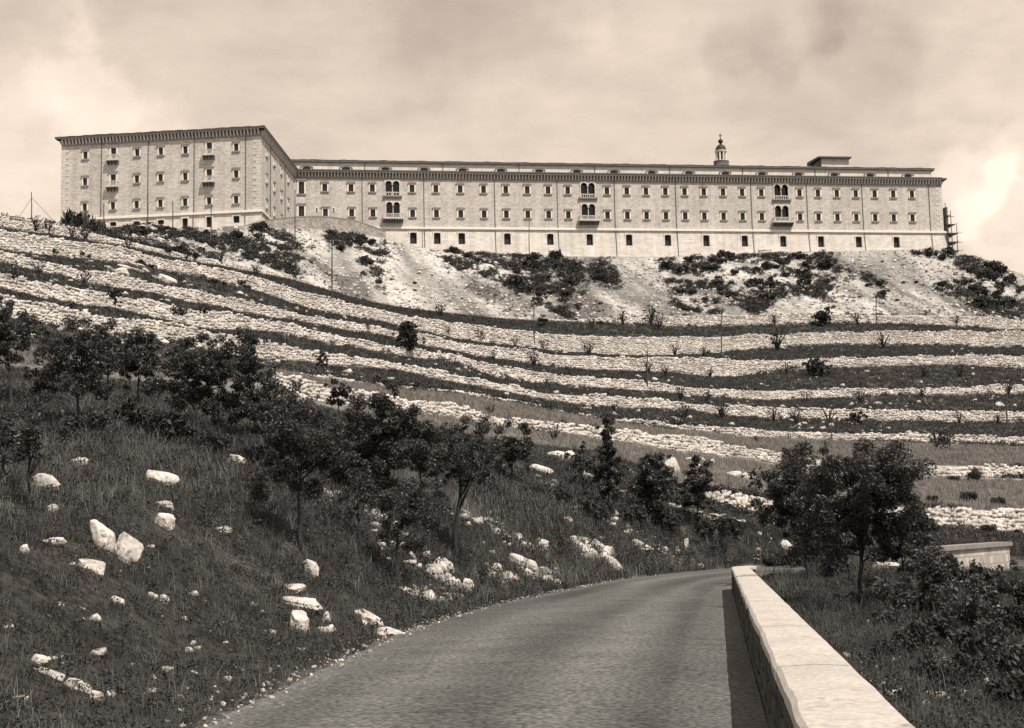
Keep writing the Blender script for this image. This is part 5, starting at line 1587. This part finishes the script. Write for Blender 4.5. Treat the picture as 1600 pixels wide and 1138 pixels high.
SAP = [sapling_mesh(i) for i in range(6)]
for (pts, lab, grp) in (
 ([(55, 362, 26), (75, 368, 28), (112, 375, 24), (132, 377, 26), (200, 392, 20), (345, 413, 24), (400, 432, 22), (460, 438, 26), (290, 408, 20)], 'spindly sapling growing along the topmost wall at the left', 'saplings on the top left wall'),
 ([(688, 495, 26), (655, 490, 14), (740, 505, 14), (925, 516, 22), (973, 508, 24), (1018, 510, 34), (1030, 516, 26), (1210, 508, 20), (1340, 508, 22), (1495, 510, 20)], 'spindly sapling on the strip at the foot of the rubble slope', 'saplings at the slope foot'),
 ([(750, 536, 26), (700, 527, 18), (805, 545, 20), (848, 548, 20), (920, 556, 26), (1055, 558, 22), (1214, 548, 36), (1380, 545, 30), (1100, 560, 20)], 'spindly sapling before the tall second wall', 'saplings before the second wall'),
 ([(835, 575, 26), (770, 566, 18), (890, 585, 16), (1013, 586, 24), (1040, 590, 20), (1110, 592, 20), (1230, 585, 20), (1445, 590, 20), (1500, 590, 24), (575, 520, 16), (130, 452, 30), (60, 430, 24), (20, 440, 34)], 'spindly sapling before the third wall', 'saplings before the third wall'),
 ([(1065, 628, 26), (1105, 630, 24), (855, 608, 18), (950, 618, 14), (1260, 630, 20), (1440, 622, 20), (1575, 620, 30), (1345, 630, 26)], 'spindly sapling before the fourth wall', 'saplings before the fourth wall'),
 ([(1070, 655, 26), (1128, 655, 28), (1210, 660, 24), (1245, 664, 26), (1295, 664, 30), (1500, 664, 24), (1560, 665, 20), (960, 645, 18), (740, 612, 16)], 'spindly sapling before the fifth wall', 'saplings before the fifth wall'),
 ([(766, 650, 22), (785, 680, 22), (866, 690, 26), (1182, 692, 14), (1190, 708, 12), (1234, 688, 12), (1398, 710, 14), (1510, 700, 12), (1290, 700, 14)], 'spindly sapling standing in the pale hay strip', 'saplings in the hay strip'),
):
    pts = sorted(pts)
    for ki, (x, y, h_) in enumerate(pts):
        p = hit(x, y)
        if p is None: continue
        H_ = h_ * p[1] / F_PX; k = random.randrange(6)
        root = empty('sapling', tuple(p), random.uniform(0, 6.28)); root.scale = (H_, H_, H_); tag(root, lab + ', ' + (ORD[ki] if ki < len(pts) - 1 else 'rightmost'), 'sapling', grp, 'thing')
        place('sprouts', SAP[k][0], root); place('leaves', SAP[k][1], root)

# ------------------------------------------------------------------ poles
for (x, y0, y1, d, lab) in (
 (519, 374, 463, None, 'tall thin pole standing below the rampart'), (835, 452, 541, None, 'thin pole at the foot of the central slope'),
 (1128, 478, 556, None, 'thin pole before the tall second wall at the right'), (1370, 456, 508, None, 'thin pole on the foot of the right-hand slope'),
 (1012, 546, 612, None, 'thin pole between the third and fourth walls'), (827, 343, 396, 292, 'thin pole in front of the long front, centre left'),
 (162, 318, 368, 240, 'dark pole before the left end of the wing'), (231, 300, 356, 255, 'pole before the wing, between second and third window columns'),
 (270, 314, 352, 252, 'short thin pole before the middle of the wing'), (330, 318, 356, 254, 'short pole before the right balconies of the wing'),
 (461, 296, 354, 262, 'pole rising in front of the rampart and inner corner'), (1574, 600, 664, None, 'thin pole on the lower terraces near the right edge'),
 (1300, 652, 690, None, 'short stake in the hay strip at the right'), (855, 588, 622, None, 'short stake near the broken wall'), (49, 300, 350, 176, 'leaning mast with stay wires at the far left'),
 (827, 388, 400, 291, ''), (660, 362, 386, 290, 'short pole by the leftmost basement openings')):
    if not lab: continue
    p = hit(x, y1) if d is None else P(x, y1, d)
    if d is not None:
        g_ = drop(p[0], p[1]); base = g_ if g_ is not None else p
    else: base = p
    top = P(x, y0, base[1]); H_ = top[2] - base[2]
    root = empty('wooden_pole', tuple(base)); tag(root, lab, 'pole', 'thin wooden poles on the hillside', 'thing')
    rr = .085 if H_ > 4 else .06
    b = MB(); b.tube([(0, 0, -.4), (0, 0, H_ * .5), (top[0] - base[0], 0, H_)], [rr * 1.25, rr * 1.05, rr * .8], 7); b.build('shaft', M_POLE, root)
    if H_ > 4:
        for k, zz in enumerate((.96, .92)):
            b = MB(); b.tube([(-.22, -.02, H_ * zz), (.22, -.02, H_ * zz)], [.03, .03], 5); b.build('crossbar', M_POLE, root)
            for sx in (-.2, .2):
                b = MB(); b.lathe([(.03, H_ * zz + .02), (.06, H_ * zz + .06), (.05, H_ * zz + .14), (.005, H_ * zz + .16)], 6, (sx, -.02)); b.build('insulator', M_TRIM, root)
    if 'mast' in lab:
        for sx in (-2.4, 3.0):
            b = MB(); b.tube([(0, 0, H_ * .8), (sx, .5, -.3)], [.025, .025], 4); b.build('stay_wire', M_POLE, root)


# ------------------------------------------------------------------ grass (uncountable)
def blade_tuft(seed, n, h_, w_, spread, lean, m, heads=False):
    g = np.random.default_rng(seed); v = []; f = []
    for i in range(n):
        a = g.uniform(0, 6.28); r = spread * g.random() ** .5; x, y = r * math.cos(a), r * math.sin(a); hh = h_ * g.uniform(.5, 1.15); l = lean * hh * g.uniform(.2, 1.2); b_ = g.uniform(0, 6.28)
        dx, dy = math.cos(b_), math.sin(b_); px_, py_ = -dy * w_ / 2, dx * w_ / 2; k = len(v)
        v += [(x - px_, y - py_, -.03), (x + px_, y + py_, -.03), (x + dx * l * .35 + px_ * .8, y + dy * l * .35 + py_ * .8, hh * .6), (x + dx * l * .35 - px_ * .8, y + dy * l * .35 - py_ * .8, hh * .6),
              (x + dx * l + px_ * .15, y + dy * l + py_ * .15, hh), (x + dx * l - px_ * .15, y + dy * l - py_ * .15, hh)]
        f += [(k, k + 1, k + 2, k + 3), (k + 3, k + 2, k + 4, k + 5)]
    return np_mesh('tuft', v, f, m)


def weed_tuft(seed, n, r, size, m):
    g = np.random.default_rng(seed); v, f = leaf_cloud([(0, 0, r * .45)], [r], [n], size, g, .6)
    v[:, 2] = np.maximum(v[:, 2], -.02); return np_mesh('weed', v, f, m)


def gn_field(name, label, pts, scales, meshes, cat):
    coll = bpy.data.collections.new(name + '_sources')
    for i, q in enumerate(meshes): coll.objects.link(bpy.data.objects.new('source_%02d' % i, q))
    n = len(pts); me_ = bpy.data.meshes.new(name); me_.vertices.add(n); me_.vertices.foreach_set('co', np.asarray(pts, np.float32).ravel())
    for an, ty, arr in (('scl', 'FLOAT', scales), ('rz', 'FLOAT', rng.uniform(0, 6.28, n)), ('pick', 'INT', rng.integers(0, len(meshes), n))):
        q = me_.attributes.new(an, ty, 'POINT'); q.data.foreach_set('value', np.asarray(arr, np.float32 if ty == 'FLOAT' else np.int32))
    me_.update()
    o = place(name, me_); tag(o, label, cat, kind='stuff')
    ng = bpy.data.node_groups.new(name, 'GeometryNodeTree')
    ng.interface.new_socket('Geometry', in_out='INPUT', socket_type='NodeSocketGeometry'); ng.interface.new_socket('Geometry', in_out='OUTPUT', socket_type='NodeSocketGeometry')
    nd = ng.nodes.new; L = ng.links.new
    gi, go_ = nd('NodeGroupInput'), nd('NodeGroupOutput'); iop = nd('GeometryNodeInstanceOnPoints'); ci = nd('GeometryNodeCollectionInfo')
    ci.inputs['Collection'].default_value = coll; ci.inputs['Separate Children'].default_value = True; ci.inputs['Reset Children'].default_value = True

    def attr(nm, ty):
        a = nd('GeometryNodeInputNamedAttribute'); a.data_type = ty; a.inputs['Name'].default_value = nm; return a.outputs['Attribute']
    m2p = nd('GeometryNodeMeshToPoints'); L(gi.outputs[0], m2p.inputs[0])
    L(m2p.outputs[0], iop.inputs['Points']); L(ci.outputs[0], iop.inputs['Instance']); iop.inputs['Pick Instance'].default_value = True
    L(attr('pick', 'INT'), iop.inputs['Instance Index'])
    cb = nd('ShaderNodeCombineXYZ'); L(attr('rz', 'FLOAT'), cb.inputs[2]); L(cb.outputs[0], iop.inputs['Rotation'])
    cs_ = nd('ShaderNodeCombineXYZ'); sa = attr('scl', 'FLOAT')
    for i in range(3): L(sa, cs_.inputs[i])
    L(cs_.outputs[0], iop.inputs['Scale']); L(iop.outputs[0], go_.inputs[0])
    md = o.modifiers.new('scatter', 'NODES'); md.node_group = ng
    return o


TG = [blade_tuft(i, 20, .19, .0075, .15, 1.3, M_GRASS) for i in range(5)]
TGT = [blade_tuft(20 + i, 9, .36, .007, .16, .8, M_GRASS) for i in range(2)]
TM = [blade_tuft(25 + i, 12, .34, .008, .2, .9, M_MID) for i in range(3)]
TW = [weed_tuft(30 + i, 30, .17, .024, M_SCRUB) for i in range(4)]
TD = [blade_tuft(50 + i, 18, .34, .024, .28, .6, M_DRY) for i in range(5)]
TS = [blade_tuft(70 + i, 18, .28, .03, .30, .8, M_GRASS) for i in range(4)] + [weed_tuft(80 + i, 24, .24, .06, M_SCRUB) for i in range(3)]


def field_points(r0_, r1_, pxa, pxb, per_m2, cap, keep=None, far_fade=True):
    """points over sheet rows r0..r1, even per square metre"""
    ca, cb_ = int(pxc(pxa)), int(pxc(pxb)); sub = V3[r0_:r1_, ca:cb_]
    e1 = sub[1:, :-1] - sub[:-1, :-1]; e2 = sub[:-1, 1:] - sub[:-1, :-1]; ar = np.linalg.norm(np.cross(e1, e2), axis=-1)
    wgt = ar * (np.clip(24.0 / np.maximum(sub[:-1, :-1, 1], 6), .12, 1.6) if far_fade else 1.0)
    n = int(min(cap, wgt.sum() * per_m2)); pr = (wgt / wgt.sum()).ravel()
    k = rng.choice(len(pr), n, p=pr); rr = r0_ + k // (cb_ - ca - 1) + rng.random(n); cc = ca + k % (cb_ - ca - 1) + rng.random(n)
    p = grid_pt(rr, cc)
    if keep is not None: p = p[keep(p)]
    return p


def off_road(p):
    d, _ = road_dist(p[:, 0], p[:, 1])
    # keep clear of the parapet
    x = p[:, 0] - (.385 + .1425 * p[:, 1]); on_par = (x > -.15) & (x < PWID + .08) & (p[:, 1] < 47)
    return (d > .12 + .25 * rng.random(len(p))) & ~on_par


def bare(thr):
    return lambda p: off_road(p) & (fbm(p * .16 + 11, 3) < thr)


NH = band_rows['H'][0]
p = field_points(4, NH, -80, 1230, 34, 100000, bare(.7)); gn_field('slope_grass', 'dark wild grass covering the slope left of the road', p, rng.uniform(.6, 1.35, len(p)) * np.clip(p[:, 1] / 34, .55, 1.7), TG + TGT, 'grass')
p = field_points(4, NH, -80, 1230, 16, 50000, bare(.55)); gn_field('slope_weeds', 'dark leafy weeds mixed into the slope left of the road', p, rng.uniform(.6, 1.9, len(p)) * np.clip(p[:, 1] / 34, .55, 1.8), TW, 'weeds')
p = field_points(4, NH, -80, 1230, 10, 22000, lambda p: off_road(p) & ((fbm(p * .11 + 31, 3) > .25) | (rng.random(len(p)) < .14) | ((np.hypot((project(p)[0] - 230) / 130, (project(p)[1] - 650) / 55) < 1) & (fbm(p * .3, 2) > -.3)))); gn_field('bleached_grass', 'bleached dry grass in patches on the near slope', p, rng.uniform(.6, 1.3, len(p)) * np.clip(p[:, 1] / 34, .55, 1.6), TM, 'grass')
p = field_points(4, NH, 1150, 1690, 34, 60000, off_road); gn_field('bank_grass', 'dark grass and weeds right of the parapet', p, rng.uniform(.7, 1.6, len(p)) * np.clip(p[:, 1] / 34, .65, 1.3), TG + TGT + TW + TW, 'grass')
q0, q1 = band_rows['H']; p = field_points(q0, q1, 1080, 1690, 6, 5000, off_road, False); gn_field('lower_grass', 'dark grass below the nearest terrace wall', p, rng.uniform(.7, 1.5, len(p)), TS, 'grass')
q0, q1 = band_rows['H']; p = field_points(q0, q1, -80, 1080, 5, 9000, off_road, False); gn_field('upper_slope_grass', 'grass on the upper edge of the near slope', p, rng.uniform(.7, 1.3, len(p)), TS, 'grass')
for key, lab, rng_px, pm, ms in (('G', 'pale hay on the lowest terrace', (560, 1690), 5, TD), ('F', 'pale hay strip between the two lower walls', (-80, 1690), 6, TD),
                                 ('E', 'dark grass strip above the hay', (-80, 1690), 4, TS), ('D', 'dark grass strip above the fifth wall', (-80, 1690), 4, TS),
                                 ('C', 'dark grass strip above the fourth wall', (-80, 1690), 4, TS), ('B', 'dark grass strip above the third wall', (-80, 1690), 4, TS),
                                 ('A', 'dark grass strip above the tall second wall', (-80, 1690), 4, TS)):
    q0, q1 = band_rows[key]
    p = field_points(q0, q1, *rng_px, pm, 14000, None, False)
    gn_field('hay' if ms is TD else 'terrace_grass', lab, p, rng.uniform(.6, 1.4, len(p)) * (1.0 if ms is TD else 1.2), ms, 'grass')

# scrub and weeds over the rubble slope: dense inside the patches, thin elsewhere
q0, q1 = band_rows['scree']
p = field_points(q0, q1, -60, 1680, 9, 60000, None, False); u, v = project(p)
nn_ = fbm(p * .15 + 5, 4); dens_in = np.zeros(len(p), bool); halo = np.zeros(len(p), bool)
for poly, n, w_px, lab, grp in PATCHES:
    if w_px <= 8: continue
    c = np.mean(poly, 0); big = [(c[0] + (x - c[0]) * 1.12, c[1] + (y - c[1]) * 1.12) for x, y in poly]
    dens_in |= in_poly(u, v, big); halo |= in_poly(u, v, [(c[0] + (x - c[0]) * 1.45, c[1] + (y - c[1]) * 1.45) for x, y in poly])
keep = (dens_in & (rng.random(len(p)) < np.clip((nn_ + .38) * 1.3, .0, .8))) | (halo & ~dens_in & (rng.random(len(p)) < np.clip(nn_ * .3, 0, .12)))
TF = [weed_tuft(90 + i, 60, .62, .13, M_SCRUB) for i in range(5)]
gn_field('scrub', 'dark scrub cover in ragged patches on the rubble slope', p[keep], rng.lognormal(-.45, .42, keep.sum()).clip(.2, 1.6), TF, 'scrub')
st_ = fbm(np.stack([p[:, 0] * .22 + p[:, 1] * .05, p[:, 1] * .06, p[:, 2] * 0 + 2.2], 1), 4)
keep = ~dens_in & (st_ > .0) & (rng.random(len(p)) < .12)
gn_field('slope_weed_tufts', 'small dark weeds dotting the rubble slope', p[keep], rng.uniform(.15, .55, keep.sum()), TF, 'weeds')

# weeds hanging over the wall tops and crowding the wall feet, thick in some stretches and absent in others
pw, sw_ = [], []
for key, (label, (p0_, p1_), _) in WALL_INFO.items():
    dt, zt, db, zb = wall_curves[key]
    n = 1500; aa = rng.uniform(ray(p0_, 600)[0], ray(p1_, 600)[0], n); foot = rng.random(n) < .72
    dd = np.where(foot, np.interp(aa, a_cols, db) - np.abs(rng.normal(0, .8, n)) - .1, np.interp(aa, a_cols, dt) + np.abs(rng.normal(0, .4, n)))
    zz = np.where(foot, np.interp(aa, a_cols, zb), np.interp(aa, a_cols, zt))
    q = np.stack([aa * dd, dd, zz], 1)
    k = fbm(np.stack([q[:, 0] * .07, q[:, 1] * .02, np.full(n, ord(key) * 1.3)], 1), 3) + rng.normal(0, .22, n) > .22
    k &= (np.interp(aa, a_cols, zt) - np.interp(aa, a_cols, zb)) > .15
    for r_ in q[k]:
        g_ = drop(r_[0], r_[1])
        if g_ is not None: pw.append((r_[0], r_[1], min(g_[2], r_[2] + .6)))
pw = np.array(pw)
gn_field('wall_weeds', 'dark weeds along the tops and feet of the terrace walls', pw, rng.lognormal(-.75, .4, len(pw)).clip(.2, 1.1), TF, 'weeds')
